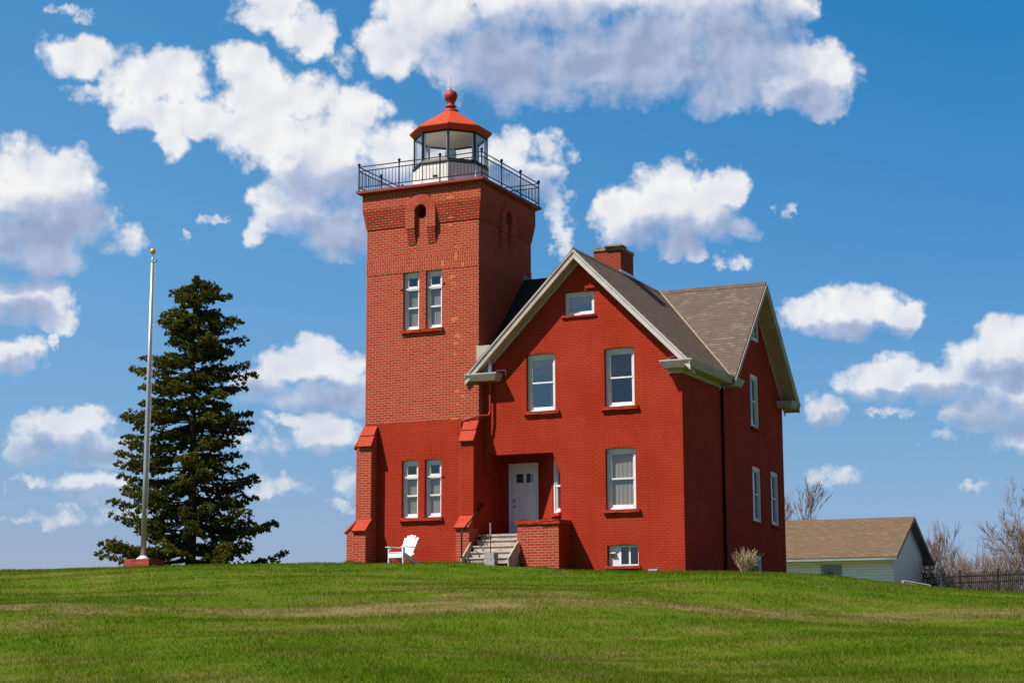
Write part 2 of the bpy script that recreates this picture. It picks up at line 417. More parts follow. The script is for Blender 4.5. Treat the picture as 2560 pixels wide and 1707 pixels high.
SKYR=[(.02,(.66,.72,1.10)),(.10,(.60,.72,1.10)),(.19,(.57,.78,1.02)),(.42,(.33,.84,1.18)),(.71,(.157,.94,1.32)),(.82,(.3,.7,1.0)),(1.0,(.40,.33,.42))]
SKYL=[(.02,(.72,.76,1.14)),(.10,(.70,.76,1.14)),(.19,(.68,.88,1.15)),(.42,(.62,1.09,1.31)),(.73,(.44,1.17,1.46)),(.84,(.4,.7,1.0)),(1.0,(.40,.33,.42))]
CL0=(9.1,9.1,9.1); CL1=(7.6,7.8,8.4); CL2=(4.9,5.6,7.4); CL3=(3.2,3.95,5.9)
# ------------------------------------------------------------------ lighthouse tower
T=3.66
tower=thing('lighthouse_tower','square red brick lighthouse tower with white lantern wall and orange red roof','tower',(1.83,1.83,.2))
FS=frame((0,0,0),(1,0,0),(0,-1,0)); FE=frame((T,0,0),(0,1,0),(1,0,0))
FN=frame((T,T,0),(-1,0,0),(0,1,0)); FW=frame((0,T,0),(0,-1,0),(-1,0,0))
ZP=4.30
mb=MB(FS)
hl=[(1.217,1.745,1.56,3.22,.022),(1.955,2.485,1.56,3.22,.022)]
hu=[(1.217,1.745,6.98,8.70,.022),(1.955,2.485,6.98,8.70,.022)]
def split(m,f,a,b,holes,mi): 
    m.fr=f; wall(m,0,T,a,b,[h for h in holes if a<h[2]<b],mi=mi,rev=.12)
for f,holes in ((FS,hl+hu),(FE,[]),(FN,[]),(FW,[])):
    split(mb,f,-1.2,ZP,holes,1); split(mb,f,ZP,9.20,holes,0)
# upper shaft: plane with the round vent, corbel courses, flush top
C0=1.83
for f in (FS,FE,FN,FW):
    mb.fr=f
    wall(mb,0,T,9.20,11.14,[(C0-.19,C0+.19,10.27,10.69)],rev=.35,mi=0)
    # rounded lower corners of the vent
    for s in (-1,1):
        pts=[(C0+s*.19*math.cos(a),10.46-.19*math.sin(a)) for a in [k*PI/12 for k in range(7)]]
        for k in range(6):
            (x0,y0),(x1,y1)=pts[k],pts[k+1]
            mb.face([(x0,.003,y0),(x1,.003,y1),(C0+s*.195,.003,10.265)])
    # projecting bands just above the lower shaft
    e=.012
    mb.face([(-e,e,9.19),(T+e,e,9.19),(T+e,e,9.5),(-e,e,9.5)]) if False else None
def ring(m,z0,z1,e,slot=None):
    for f in (FS,FE,FN,FW):
        m.fr=f
        segs=((-e,C0-.33,0.,C0-.33),(C0+.33,T+e,C0+.33,T)) if slot else ((-e,T+e,0.,T),)
        for a,b,a2,b2 in segs:
            m.face([(a,e,z0),(b,e,z0),(b,e,z1),(a,e,z1)])
            m.face([(a,e,z0),(b,e,z0),(b2,0,z0),(a2,0,z0)])
            m.face([(a2,0,z1),(b2,0,z1),(b,e,z1),(a,e,z1)])
        if slot:
            for q in (C0-.33,C0+.33): m.face([(q,0,z0),(q,e,z0),(q,e,z1),(q,0,z1)])
ring(mb,8.70,9.17,.010)
zz=10.08
for k in range(8):
    e=.012+.0115*(k+1); ring(mb,zz,zz+.0725,e,slot=True); zz+=.0725
ring(mb,zz,11.14,.108,slot=True)
zt=zz
# flush spandrel above the arch hoods
for f in (FS,FE,FN,FW):
    mb.fr=f
    mb.face([(C0-.33,.108,10.90),(C0+.33,.108,10.90),(C0+.33,.108,11.14),(C0-.33,.108,11.14)])
    mb.face([(C0-.33,.108,10.90),(C0+.33,.108,10.90),(C0+.33,0,10.90),(C0-.33,0,10.90)])
mb.fr=None
tw=mb.build('wall',[M['brick'],M['painted']],tower)
# dark sheet standing for the unlit depth of the vents
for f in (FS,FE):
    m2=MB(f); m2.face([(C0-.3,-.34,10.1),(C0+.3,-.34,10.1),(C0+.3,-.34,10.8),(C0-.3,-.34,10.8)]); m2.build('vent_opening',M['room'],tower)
# arch hoods with corbelled legs
def radial_brick():
    m,nt,b=newmat('radial_brick_arch'); uv=uvnode(nt)
    return m
for f in (FS,FE):
    m2=MB(f); o=.128; ri,ro,cz=.195,.49,10.47; N=26
    for k in range(N):
        a0=PI*k/N+.012;a1=PI*(k+1)/N-.012
        c=[(C0+r*math.cos(a),cz+r*math.sin(a)) for a,r in ((a0,ri),(a0,ro),(a1,ro),(a1,ri))]
        m2.poly([(x,o,z) for x,z in c]+[(x,0,z) for x,z in c],[(0,1,2,3),(0,4,5,1),(1,5,6,2),(2,6,7,3),(3,7,4,0)],1)
    # mortar bed slightly behind the voussoirs
    for k in range(N):
        a0=PI*k/N;a1=PI*(k+1)/N
        c=[(C0+r*math.cos(a),cz+r*math.sin(a)) for a,r in ((a0,ri+.004),(a0,ro-.004),(a1,ro-.004),(a1,ri+.004))]
        m2.poly([(x,o-.010,z) for x,z in c]+[(x,0,z) for x,z in c],[(0,1,2,3),(0,4,5,1),(2,6,7,3)],2)
    for s in (-1,1):
        a,b=sorted((C0+s*ri,C0+s*ro)); m2.box(a,b,0,o,9.95,cz,0)
        z=9.95
        a,b=sorted((C0+s*(ri+.005),C0+s*(ro-.03)))
        for k in range(6):
            oo=o-.018*(k+1); m2.box(a,b,0,max(oo,.01),z-.0725,z,0); z-=.0725
    m2.build('arch_hood',[M['brick'],M['redbrickplain'],M['mortar']],tower)
# cornice slab and deck
m2=MB(); 
def sqring(m,e0,z0,e1,z1,mi=0):
    a=[(-e0,-e0,z0),(T+e0,-e0,z0),(T+e0,T+e0,z0),(-e0,T+e0,z0)]; b=[(-e1,-e1,z1),(T+e1,-e1,z1),(T+e1,T+e1,z1),(-e1,T+e1,z1)]
    m.poly(a+b,[(i,(i+1)%4,4+(i+1)%4,4+i) for i in range(4)],mi)
sqring(m2,.106,11.09,.13,11.11); sqring(m2,.13,11.11,.235,11.16); sqring(m2,.235,11.16,.252,11.165); sqring(m2,.252,11.165,.252,11.235)
m2.face([(-.252,-.252,11.235),(T+.252,-.252,11.235),(T+.252,T+.252,11.235),(-.252,T+.252,11.235)])
m2.build('gallery_deck',M['cornice'],tower)
# gallery railing
e=.19; dz=11.235
corners=[(-e,-e),(T+e,-e),(T+e,T+e),(-e,T+e)]
for si in range(4):
    a=Vector((*corners[si],0));b=Vector((*corners[(si+1)%4],0))
    for zr,nm in ((11.985,'top_rail'),(11.855,'middle_rail'),(11.36,'bottom_rail')):
        m2=MB(); m2.bar(a+Vector((0,0,zr)),b+Vector((0,0,zr)),.022,.026); m2.build(nm,M['black'],tower)
    for k in range(3):
        p0=a.lerp(b,k/3);p1=a.lerp(b,(k+1)/3)
        m2=MB(); m2.tube([p0+Vector((0,0,dz)),p0+Vector((0,0,12.02))],.021,8)
        prof=[(.001,11.985)]+[(.047*math.sin(t*PI/8),12.055-.047*math.cos(t*PI/8)) for t in range(1,8)]+[(.001,12.102)]
        m2.lathe(prof,p0.x,p0.y,12); m2.lathe([(.033,11.97),(.033,12.0),(.02,12.01)],p0.x,p0.y,8); m2.lathe([(.04,dz),(.04,dz+.02),(.02,dz+.03)],p0.x,p0.y,8)
        m2.build('railing_post',M['black'],tower)
        m2=MB()
        for q in range(1,12):
            p=p0.lerp(p1,q/12); m2.bar(p+Vector((0,0,11.36)),p+Vector((0,0,11.855)),.012)
        m2.build('baluster_panel',M['black'],tower)
# lantern
LX=LY=1.83; ph=PI/8
def octo(r,z): return [(LX+r*math.cos(ph+k*PI/4),LY+r*math.sin(ph+k*PI/4),z) for k in range(8)]
def octring(m,r0,z0,r1,z1,mi=0):
    m.poly(octo(r0,z0)+octo(r1,z1),[(i,(i+1)%8,8+(i+1)%8,8+i) for i in range(8)],mi)
m2=MB(); octring(m2,1.13,11.235,1.13,12.14); m2.face(octo(1.13,12.14)); lw=m2.build('lantern_wall',M['whitewall'],tower)
# plate seams and a small vent on the white wall
for k in range(8):
    m2=MB(); a=Vector(octo(1.135,11.24)[k]); m2.bar(a,a+Vector((0,0,.9)),.02,.02); m2.build('corner_strip',M['whitewall'],lw)
def facepoint(k,u,z,o):
    a=Vector(octo(1.13,0)[k]);b=Vector(octo(1.13,0)[(k+1)%8]); n=((a+b)/2-Vector((LX,LY,0))).normalized()
    p=a.lerp(b,u)+n*o; return Vector((p.x,p.y,z))
# face index looking to the south: vertices at 247.5 and 292.5 deg -> k=5
m2=MB(); 
for z in (11.72,11.75): m2.bar(facepoint(5,.42,z,.012),facepoint(5,.60,z,.012),.02,.012)
m2.build('wall_vent',M['black'],lw)
m2=MB(); 
octring(m2,1.16,12.12,1.16,12.15); octring(m2,1.16,12.15,1.115,12.25); octring(m2,1.06,12.25,1.115,12.25); octring(m2,1.06,12.14,1.06,12.25); octring(m2,1.13,12.12,1.16,12.12)
octring(m2,1.12,13.08,1.15,13.19); octring(m2,1.07,13.08,1.12,13.08); octring(m2,1.07,13.08,1.07,13.19)
for k in range(8):
    a=Vector(octo(1.105,12.2)[k]); m2.bar(a,a+Vector((0,0,.95)),.045,.045,up=(a-Vector((LX,LY,12.2))).normalized())
fm=m2.build('lantern_frame',M['black'],tower)
for k in range(8):
    m2=MB(); a=Vector(octo(1.045,12.2)[k]); m2.bar(a,a+Vector((0,0,.95)),.09,.045,up=(a-Vector((LX,LY,12.2))).normalized()); m2.build('mullion',M['paleinner'],fm)
for k in range(8):
    a=octo(1.09,12.25);b=octo(1.09,13.09); m2=MB(); m2.face([a[k],a[(k+1)%8],b[(k+1)%8],b[k]]); m2.build('lantern_pane',M['lampglass'],tower)
m2=MB(); m2.lathe([(.001,12.15),(.20,12.15),(.20,12.35),(.14,12.38),(.14,12.42),(.17,12.44),(.17,12.72),(.13,12.78),(.001,12.8)],LX,LY,16); m2.build('lens',M['lensglass'],tower)
m2=MB(); m2.face(octo(1.10,13.13)); m2.build('lantern_ceiling',M['grey'],tower)
m2=MB(); octring(m2,1.14,13.13,1.255,13.26); octring(m2,1.255,13.26,1.255,13.30); octring(m2,1.255,13.30,.205,13.975)
rf=m2.build('lantern_roof',M['roofred'],tower)
m2=MB(); bz=14.48
prof=[(.235,13.945),(.235,14.02),(.225,14.03),(.15,14.035),(.13,14.07),(.13,14.10),(.165,14.125),(.17,14.15),(.16,14.17),(.115,14.185),(.115,14.25),(.13,14.28)]
prof+=[(.2*math.cos(t),bz+.2*math.sin(t)) for t in [(-PI/2*.5)+k*(PI/2*1.5)/14 for k in range(15)]]+[(.03,14.685)]
m2.lathe(prof,LX,LY,28); m2.build('ventilator_ball',M['ballred'],rf,smooth=True)
for k in range(14):
    m2=MB(); a=2*PI*k/14; x,y=LX+.158*math.cos(a),LY+.158*math.sin(a); m2.lathe([(.001,14.335),(.013,14.34),(.013,14.362),(.001,14.368)],x,y,6); m2.build('vent_hole',M['black'],rf)
m2=MB(); m2.tube([(LX,LY,14.67),(LX,LY,14.74),(LX,LY,14.76),(LX,LY,15.17)],[.022,.02,.009,.003],8); m2.build('lightning_rod',M['pipered'],rf)
# windows and sills
for (a,b,c,d,r) in hl+hu:
    window(tower,FS,a,b,c,d,'transom',rec=.10,cur=[(0,1,.08,.68)],glass='glass')
m2=sill(tower,FS,1.165,2.545,1.56,.085,.08); m2=sill(tower,FS,1.165,2.545,6.98,.085,.08)
# buttresses: (local frame with u across the width)
def buttress(fr,u0,w,mats,zg=-.6,label=None):
    m=MB(fr); a,b=u0,u0+w
    m.box(a,b,-.02,.33,1.20,3.60,0); m.box(a,b,-.02,.62,zg,1.20,1)
    # sloping tops beneath the caps
    m.poly([(a,.33,3.60),(b,.33,3.60),(b,0,4.25),(a,0,4.25),(a,.0,3.6),(b,0,3.6)],[(0,1,2,3),(0,3,4),(1,5,2)],0)
    m.poly([(a,.62,1.20),(b,.62,1.20),(b,.30,1.50),(a,.30,1.50),(a,.30,1.20),(b,.30,1.20)],[(0,1,2,3),(0,3,4),(1,5,2)],1)
    o=m.build('buttress',mats,tower,label=label)
    def cap(y0,z0,y1,z1,th=.055,ov=.03):
        m=MB(fr); d=Vector((0,y1-y0,z1-z0)).normalized(); n=Vector((0,-d.z,d.y)); n=n if n.z>0 else -n
        P=[Vector((0,y0,z0)),Vector((0,y1,z1))]
        q=[P[0]+n*th,P[1]+n*th,P[1],P[0]]
        m.poly([(a-ov,p.y,p.z) for p in q]+[(b+ov,p.y,p.z) for p in q],[(0,1,2,3),(7,6,5,4),(0,4,5,1),(1,5,6,2),(2,6,7,3),(3,7,4,0)])
        m.build('cap_stone',M['capred'],o,bevel=.006)
    cap(-.0,4.22,.20,3.93); cap(.16,3.93,.375,3.60,.06,.035); cap(.26,1.53,.665,1.165,.06,.03)
    return o
buttress(FS,0.0,.40,[M['brick'],M['brick']],label='bare brick buttress facing the lawn at the left corner')
buttress(FW,T-.40-.08,.40,[M['brick'],M['brick']],label='bare brick buttress facing left at the left corner')
buttress(FS,T-.40,.40,[M['painted'],M['brick']],label='painted buttress with bare brick foot next to the porch steps')
buttress(FW,0.04,.40,[M['brick'],M['brick']])
# a few rust-stained tie irons
for q in ((1.12,1.21,8.20,8.225),(2.50,2.57,8.27,8.30),(2.50,2.58,2.70,2.72)):
    m2=MB(FS); m2.box(q[0],q[1],0,.03,q[2],q[3]); m2.build('shutter_hinge',M['pipered'],tower)

# ------------------------------------------------------------------ keeper's house
HX,HW,HH=6.636,2.975,.30
XR=9.611; YB=9.92; ZE=5.54; ZR=8.90; EX=3.36; YR=6.86; SL=1.0
house=thing('brick_house','red painted brick house with brown shingled gables and a front porch','house',(6.6,5.,.0))
GS=frame((0,HH,0),(1,0,0),(0,-1,0)); GE=frame((XR,0,0),(0,1,0),(1,0,0))
top=ZR-.15
plS=[(1,1,HX+top),(-1,1,-HX+top)]    # u+z<=HX+top and -u+z<=-HX+top
holesS=[(5.005,5.885,4.43,6.07,.03),(7.365,8.245,4.43,6.07,.03),(6.165,7.085,7.06,7.74),(7.365,8.245,1.62,3.31,.035),(7.385,8.29,.10,.68,.03)]
m2=MB(GS)
PX0,PX1,PZ0,PZ1=T+.002,6.015,1.04,3.27
wall(m2,T+.002,XR,-1.2,9.0,holesS+[(PX0,PX1,PZ0,PZ1)],plS,rev=.11)
# corbelled haunches in the porch opening
n=8
for k in range(n):
    z0=PZ1-(k+1)*.0715; w=.205*(1-k/n)**.75*((1-(k/n)**2)**.35)+.0
    for s,x in ((-1,PX1),(1,PX0)):
        a,b=sorted((x,x+s*w)); m2.box(a,b,-.30,0.0,z0+.0015,z0+.0715)
# porch ceiling edge thickness and jamb
m2.fr=None
m2.face([(PX0,HH,PZ1),(PX1,HH,PZ1),(PX1,HH+.30,PZ1),(PX0,HH+.30,PZ1)])
m2.face([(PX1,HH+.11,PZ0),(PX1,HH+.30,PZ0),(PX1,HH+.30,PZ1),(PX1,HH+.11,PZ1)])
# right side wall with gable
m2.fr=GE
holesE=[(6.55,7.45,4.45,6.10,.03),(6.55,7.45,1.61,3.28,.03),(8.46,9.34,1.61,3.28,.03),(6.58,7.42,-.10,.62,.03),(6.62,7.42,7.14,7.86)]
wall(m2,HH,3.80,-1.2,5.6,(),rev=.11)
wall(m2,3.80,YB,-1.2,9.2,holesE,[(1,1,YR+top+.02),(-1,1,-YR+top+.02)],rev=.11)
# back and left walls
m2.fr=frame((XR,YB,0),(-1,0,0),(0,1,0)); wall(m2,0,XR-T,-1.2,9.2,(),[(1,1,XR-HX+top),(-1,1,-(XR-HX)+top)])
m2.fr=frame((T,YB,0),(0,-1,0),(-1,0,0)); wall(m2,0,YB-T,-1.2,5.7,())
m2.fr=None
hw=m2.build('wall',M['painted'],house)
# porch recess
m2=MB()
YD=1.60
fb=frame((0,YD,0),(1,0,0),(0,-1,0)); m2.fr=fb
wall(m2,T+.002,5.6,PZ0,3.5,[(3.88,4.84,PZ0+.001,3.12)],rev=.05)
m2.fr=None
DGA=Vector((6.06,.30,0)); DU=Vector((-.7071,.7071,0)); DN=Vector((-.7071,-.7071,0))
FD=frame(DGA,DU,DN); m2.fr=FD
LD=(YD-.30)/.7071+.05
wall(m2,0.02,LD,PZ0,3.5,[(.06,.70,1.60,3.12)],rev=.10)
m2.fr=None
m2.face([(T,HH+.3,3.45),(6.1,HH+.3,3.45),(6.1,YD+.1,3.45),(T,YD+.1,3.45)]); m2.face([(T,HH+.3,PZ1),(6.1,HH+.3,PZ1),(6.1,HH+.3,3.45),(T,HH+.3,3.45)])
m2.build('porch_recess',M['painted'],house)
m2=MB(); m2.box(T+.003,6.05,-.03,YD,.98,1.036); m2.build('porch_floor',M['wood'],house)
m2=MB(); m2.box(T+.004,6.0,.02,.29,-.4,.978); m2.build('porch_foundation',M['painted'],house)
window(house,FD,.06,.70,1.60,3.12,'sash',rec=.04,label='white framed window inside the porch, set in the slanting wall',back='room')
sill(house,FD,.01,.78,1.60,.09,.09)
# front door
fdp=frame((0,YD,0),(1,0,0),(0,-1,0))
m2=MB(fdp); rect_frame(m2,3.86,4.86,PZ0,3.14,.13,-.04,.03,wt=.10,wb=.02); dfm=m2.build('door_frame',M['door'],house,bevel=.006)
m2=MB(fdp); a,b=3.99,4.73
m2.box(a,b,-.05,-.012,PZ0+.02,3.04)
# stiles and rails in relief around six panels
for (x0,x1) in ((a,a+.10),(b-.10,b),((a+b)/2-.045,(a+b)/2+.045)): m2.box(x0,x1,-.012,.004,PZ0+.02,3.04)
for (z0,z1) in ((PZ0+.02,PZ0+.20),(1.83,2.00),(2.50,2.58),(2.84,3.04)):
    for x0,x1 in ((a+.10,(a+b)/2-.045),((a+b)/2+.045,b-.10)): m2.box(x0,x1,-.012,.003,z0,z1)
dr=m2.build('door',M['door'],house)
for x0,x1 in ((a+.10,(a+b)/2-.045),((a+b)/2+.045,b-.10)):
    m2=MB(fdp); m2.face([(x0,-.008,2.58),(x1,-.008,2.58),(x1,-.008,2.84),(x0,-.008,2.84)]); m2.build('door_pane',M['darkglass'],dr)
for z in (1.90,2.06):
    m2=MB(fdp); m2.tube([(a+.055,.0,z),(a+.055,.03,z),(a+.055,.035,z),(a+.055,.07,z)],[.03,.028,.014,.03],10); m2.build('door_knob',M['brass'],dr)
# parapet wall
m2=MB(); m2.box(5.08,6.31,-.51,.298,-.5,1.245)
o=m2.build('porch_parapet',[M['brick'],M['painted']],house,label='low bare brick wall with rough red cap stone beside the steps')
for p in o.data.polygons:
    if p.normal.x>.5: p.material_index=1
m2=MB(); m2.box(5.03,6.345,-.56,.296,1.245,1.36); m2.build('cap_stone',M['stonesill'],o,rough=.010)
# wooden steps
m2=MB(); n=5; x0,x1=3.735,5.10
for k in range(n):
    z=1.04-.172*k; y=-.03-.248*k
    if k>0: m2.box(x0,x1 if y<-.5 else 5.075,y-.0,y+.275,z-.035,z)
    m2.box(x0,x1 if y<-.5 else 5.075,y+.03,y+.05,z-.172,z-.035)
m2.build('porch_steps',M['wood'],house,bevel=.004)
for xs,ya in ((x0-.04,-.62),(x1+.0,-.55)):
    m2=MB(); yb,zb=-1.16,.16
    P=[(ya,.88-.248*0),(ya,-.2),(yb-.04,-.2),(yb-.04,.33),(yb+.02,.40)]
    P=[(ya,.80),(ya,-.3),(yb-.04,-.3),(yb-.04,.32)]
    m2.poly([(xs,y,z) for y,z in P]+[(xs+.04,y,z) for y,z in P],[(0,1,2,3),(7,6,5,4),(0,4,5,1),(1,5,6,2),(2,6,7,3),(3,7,4,0)]); m2.build('step_stringer',M['wood'],house,bevel=.004)
m2=MB(); m2.tube([(3.715,-1.17,.1),(3.715,-1.17,1.02),(3.715,-1.14,1.08),(3.72,.12,1.86),(3.72,.20,1.90)],.023,8); m2.tube([(3.72,.17,1.88),(3.66,.17,1.88)],[.02,.035],8)
m2.build('handrail',M['black'],house)
# house windows
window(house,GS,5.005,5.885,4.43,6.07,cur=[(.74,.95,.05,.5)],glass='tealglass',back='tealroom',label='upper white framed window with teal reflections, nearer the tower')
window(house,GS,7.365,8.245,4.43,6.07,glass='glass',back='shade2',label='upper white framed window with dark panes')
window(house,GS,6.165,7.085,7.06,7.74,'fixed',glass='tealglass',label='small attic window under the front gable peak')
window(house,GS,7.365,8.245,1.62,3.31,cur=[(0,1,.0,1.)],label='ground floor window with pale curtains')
for u0,u1,z in ((4.93,6.02,4.43),(7.27,8.36,4.43),(7.29,8.37,1.62)): sill(house,GS,u0,u1,z,.085,.085)
sill(house,GS,6.10,7.15,7.06,.05,.05); sill(house,GS,7.33,8.36,.10,.07,.05)
m2=MB(GS); m2.box(6.83,7.14,0,.06,7.80,7.87); m2.build('lintel_stone',M['stonesill'],house,rough=.006)
# basement window: white board with dryer hood, then a two-light slider
m2=MB(GS); m2.box(7.387,7.70,-.16,-.13,.10,.68); bw=m2.build('basement_window_board',M['white'],house)
m2=MB(GS); m2.poly([(7.45,-.13,.50),(7.60,-.13,.50),(7.60,-.03,.44),(7.45,-.03,.44),(7.45,-.13,.34),(7.60,-.13,.34)],[(0,1,2,3),(3,2,5,4),(0,3,4),(1,5,2)]); m2.build('vent_hood',M['concrete'],bw)
m2=MB(GS); rect_frame(m2,7.70,8.288,.10,.66,.05,-.17,-.11); m2.box(7.97,8.02,-.17,-.115,.15,.61); bf=m2.build('basement_window',M['white'],house)
pane(GS,bf,7.75,7.97,.15,.61,-.14,M['darkglass']); pane(GS,bf,8.02,8.238,.15,.61,-.14,M['darkglass'])
m2=MB(GS); m2.face([(7.38,-.30,.1),(8.3,-.30,.1),(8.3,-.30,.7),(7.38,-.30,.7)]); m2.build('dark_room_backing',M['shade'],bf)
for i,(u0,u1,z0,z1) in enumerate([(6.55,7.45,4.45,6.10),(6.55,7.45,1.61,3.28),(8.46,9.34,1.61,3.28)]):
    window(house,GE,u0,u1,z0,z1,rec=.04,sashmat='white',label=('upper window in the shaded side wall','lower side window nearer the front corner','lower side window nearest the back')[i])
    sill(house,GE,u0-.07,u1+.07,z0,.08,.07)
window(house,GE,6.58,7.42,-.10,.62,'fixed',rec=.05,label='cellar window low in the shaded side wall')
# louvred attic vent
m2=MB(GE); rect_frame(m2,6.62,7.42,7.14,7.86,.10,-.06,.02); m2.box(6.97,7.07,-.05,.015,7.24,7.76); lv=m2.build('attic_vent',M['white'],house,bevel=.004)
m2=MB(GE)
for k in range(9):
    z=7.25+k*.057
    for a,b in ((6.72,6.97),(7.07,7.32)): m2.poly([(a,-.06,z+.05),(b,-.06,z+.05),(b,-.005,z),(a,-.005,z)],[(0,1,2,3)])
m2.build('louvres',M['blacksash'],lv)
# --- roof
def slab(m,pts,th,mi=0):
    """pts: polygon (world) on the top surface; thickened straight down"""
    n=len(pts); V=[Vector(p) for p in pts]; W=[v-Vector((0,0,th)) for v in V]
    m.poly(V+W,[tuple(range(n)),tuple(range(2*n-1,n-1,-1))]+[(i,n+i,n+(i+1)%n,(i+1)%n) for i in range(n)],mi)
YF=-.10; XG=10.11
m2=MB()
slab(m2,[(HX,YF,ZR),(HX+EX+.03,YF,ZE-.03),(HX+EX+.03,3.49,ZE-.03),(HX,YR,ZR)],.035)
slab(m2,[(HX,YR,ZR),(HX+EX,3.49,ZE),(XG,3.49,ZE),(XG,YR,ZR)],.035)
slab(m2,[(HX,YR,ZR),(XG,YR,ZR),(XG,YR+EX,ZE),(HX,YR+EX,ZE)],.035)
m2.build('roof',M['shingle'],house)
rfm=house.children[-1]
m2=MB(); slab(m2,[(HX,YF,ZR-.001),(HX,10.2,ZR-.001),(HX-EX,10.2,ZE),(HX-EX,YF,ZE)],.035)
slab(m2,[(T+.02,.184,5.924),(T+.02,3.1,8.84),(6.57,3.1,8.84)],.03); slab(m2,[(T+.02,3.1,8.84),(T+.02,6.0,5.94),(6.57,3.1,8.84)],.03)
m2.build('left_roof',M['shaderoof'],house)
# ridge caps
m2=MB()
m2.prism([(-.13,0,-.115),(0,0,.018),(.13,0,-.115),(.13,0,-.14),(0,0,-.01),(-.13,0,-.14)],(HX,YF,ZR),(HX,YR,ZR))
m2.prism([(0,-.13,-.115),(0,0,.018),(0,.13,-.115),(0,.13,-.14),(0,0,-.01),(0,-.13,-.14)],(HX,YR,ZR+.002),(XG,YR,ZR+.002)); m2.build('ridge_cap',M['shingle'],rfm)
m2=MB(); a=Vector((HX+.02,YR-.02,ZR+.0));b=Vector((HX+EX,3.49,ZE+.0)); m2.bar(a+Vector((0,0,.006)),b+Vector((0,0,.006)),.055,.012); m2.build('valley_flashing',M['valley'],rfm)
# rake boards: fascia + crown + soffit + frieze along each gable slope
def rake(P0,P1,inn,mat,wallgap):
    """P0 eave end, P1 peak on the outer top edge; inn = unit vector from gable plane into the house"""
    P0=Vector(P0);P1=Vector(P1);i=Vector(inn);Z=Vector((0,0,1))
    m=MB(); 
    prof=[-.03*i-Z*.02, -.03*i-Z*.075, 0*i-Z*.13, 0*i-Z*.27, .05*i-Z*.27, .05*i-Z*.037]
    m.prism(prof,P0,P1); fa=m.build('rake_board',M[mat],house)
    m=MB(); m.prism([.05*i-Z*.23,wallgap*i-Z*.23,wallgap*i-Z*.25,.05*i-Z*.25],P0,P1); m.build('soffit',M['soffit'],fa)
    m=MB(); m.prism([(wallgap-.03)*i-Z*.24,(wallgap-.001)*i-Z*.24,(wallgap-.001)*i-Z*.36,(wallgap-.03)*i-Z*.36],P0,P1-Z*.0); m.build('frieze_board',M['trim'],fa)
pk=(HX,YF+.002,ZR-.02)
rake((HX-EX,YF,ZE-.02),pk,(0,1,0),'trim',.40); rake((HX+EX,YF,ZE-.02),pk,(0,1,0),'trimsunlit',.40)
pk=(XG,YR,ZR-.02)
rake((XG,YR+EX,ZE-.02),pk,(-1,0,0),'trim',.50); rake((XG,YR-EX,ZE-.02),pk,(-1,0,0),'trim',.50)
# cornice returns and gutters (crown profile, extruded)
def crown(a,b,out,mat='trim',name='cornice_return',w=.30,h=.21,ends=True):
    a=Vector(a);b=Vector(b);o=Vector(out);Z=Vector((0,0,1))
    d=(b-a).normalized()
    m=MB()
    # top outline at full width, bottom outline inset on the exposed sides
    top=[a,b,b+o*w,a+o*w]; mid=[p-Z*.035 for p in top]
    e=.085
    bot=[a+d*e-Z*h,b-d*e-Z*h,b-d*e+o*(w-.09)-Z*h,a+d*e+o*(w-.09)-Z*h]
    m.poly(top+mid+bot,[(0,1,2,3)]+[(i,4+i,4+(i+1)%4,(i+1)%4) for i in range(4)]+[(4+i,8+i,8+(i+1)%4,4+(i+1)%4) for i in range(4)]+[(11,10,9,8)])
    return m.build(name,M[mat],house)
crown((HX-EX,HH,5.56),(4.27,HH,5.56),(0,-1,0),w=.45)
crown((9.13,HH,5.555),(10.06,HH,5.555),(0,-1,0),w=.45)
crown((XR,.0,5.557),(XR,4.55,5.557),(1,0,0),w=.45,name='eave_cornice')
crown((XR,9.32,5.56),(XR,10.27,5.56),(1,0,0),w=.52)
m2=MB(); m2.box(XR,XR+.05,.32,3.9,5.24,5.35); m2.box(9.25,XR+.05,.25,.299,5.24,5.35); m2.build('frieze_board',M['trim'],house)
# small wire loops over the returns
for pts in ([(4.05,.27,5.56),(4.05,.27,5.66),(4.38,.27,5.66),(4.38,.27,5.5)],[(9.10,.27,5.56),(9.10,.27,5.60),(9.30,.27,5.64)],[(9.30,.2,5.55),(9.32,.2,5.68),(9.6,.2,5.70)]):
    m2=MB(); m2.tube(pts,.009,5); m2.build('wire_loop',M['galv'],house)
m2=MB(); m2.box(3.90,4.0,.12,.20,5.35,5.95); m2.build('flashing_strip',M['galv'],house)
m2=MB(); m2.prism([(3.61,0,5.88),(4.09,0,6.36),(3.61,0,6.36)],(0,-.045,0),(0,.50,0)); m2.build('roof_cricket',M['trim'],house)
m2=MB(); m2.box(3.665,3.69,3.0,3.64,8.7,8.98); m2.build('step_flashing',M['slate'],house)
# chimney
m2=MB(); m2.box(5.755,6.625,3.58,4.63,7.6,9.60); ch=m2.build('chimney',M['chimneybrick'],house)
m2=MB(); m2.box(5.73,6.65,3.55,4.66,9.60,9.69); m2.build('chimney_cap',M['capstone'],ch,rough=.008)
m2=MB(); m2.box(6.12,6.69,3.47,3.95,9.692,9.735); m2.build('cap_slab',M['capstone'],ch,rough=.005)
m2=MB(); m2.box(5.74,6.64,3.565,4.64,8.80,8.95) if False else m2.bar((6.64,3.5,8.93),(6.64,4.7,8.93),.02,.09); m2.build('chimney_flashing',M['galv'],ch)
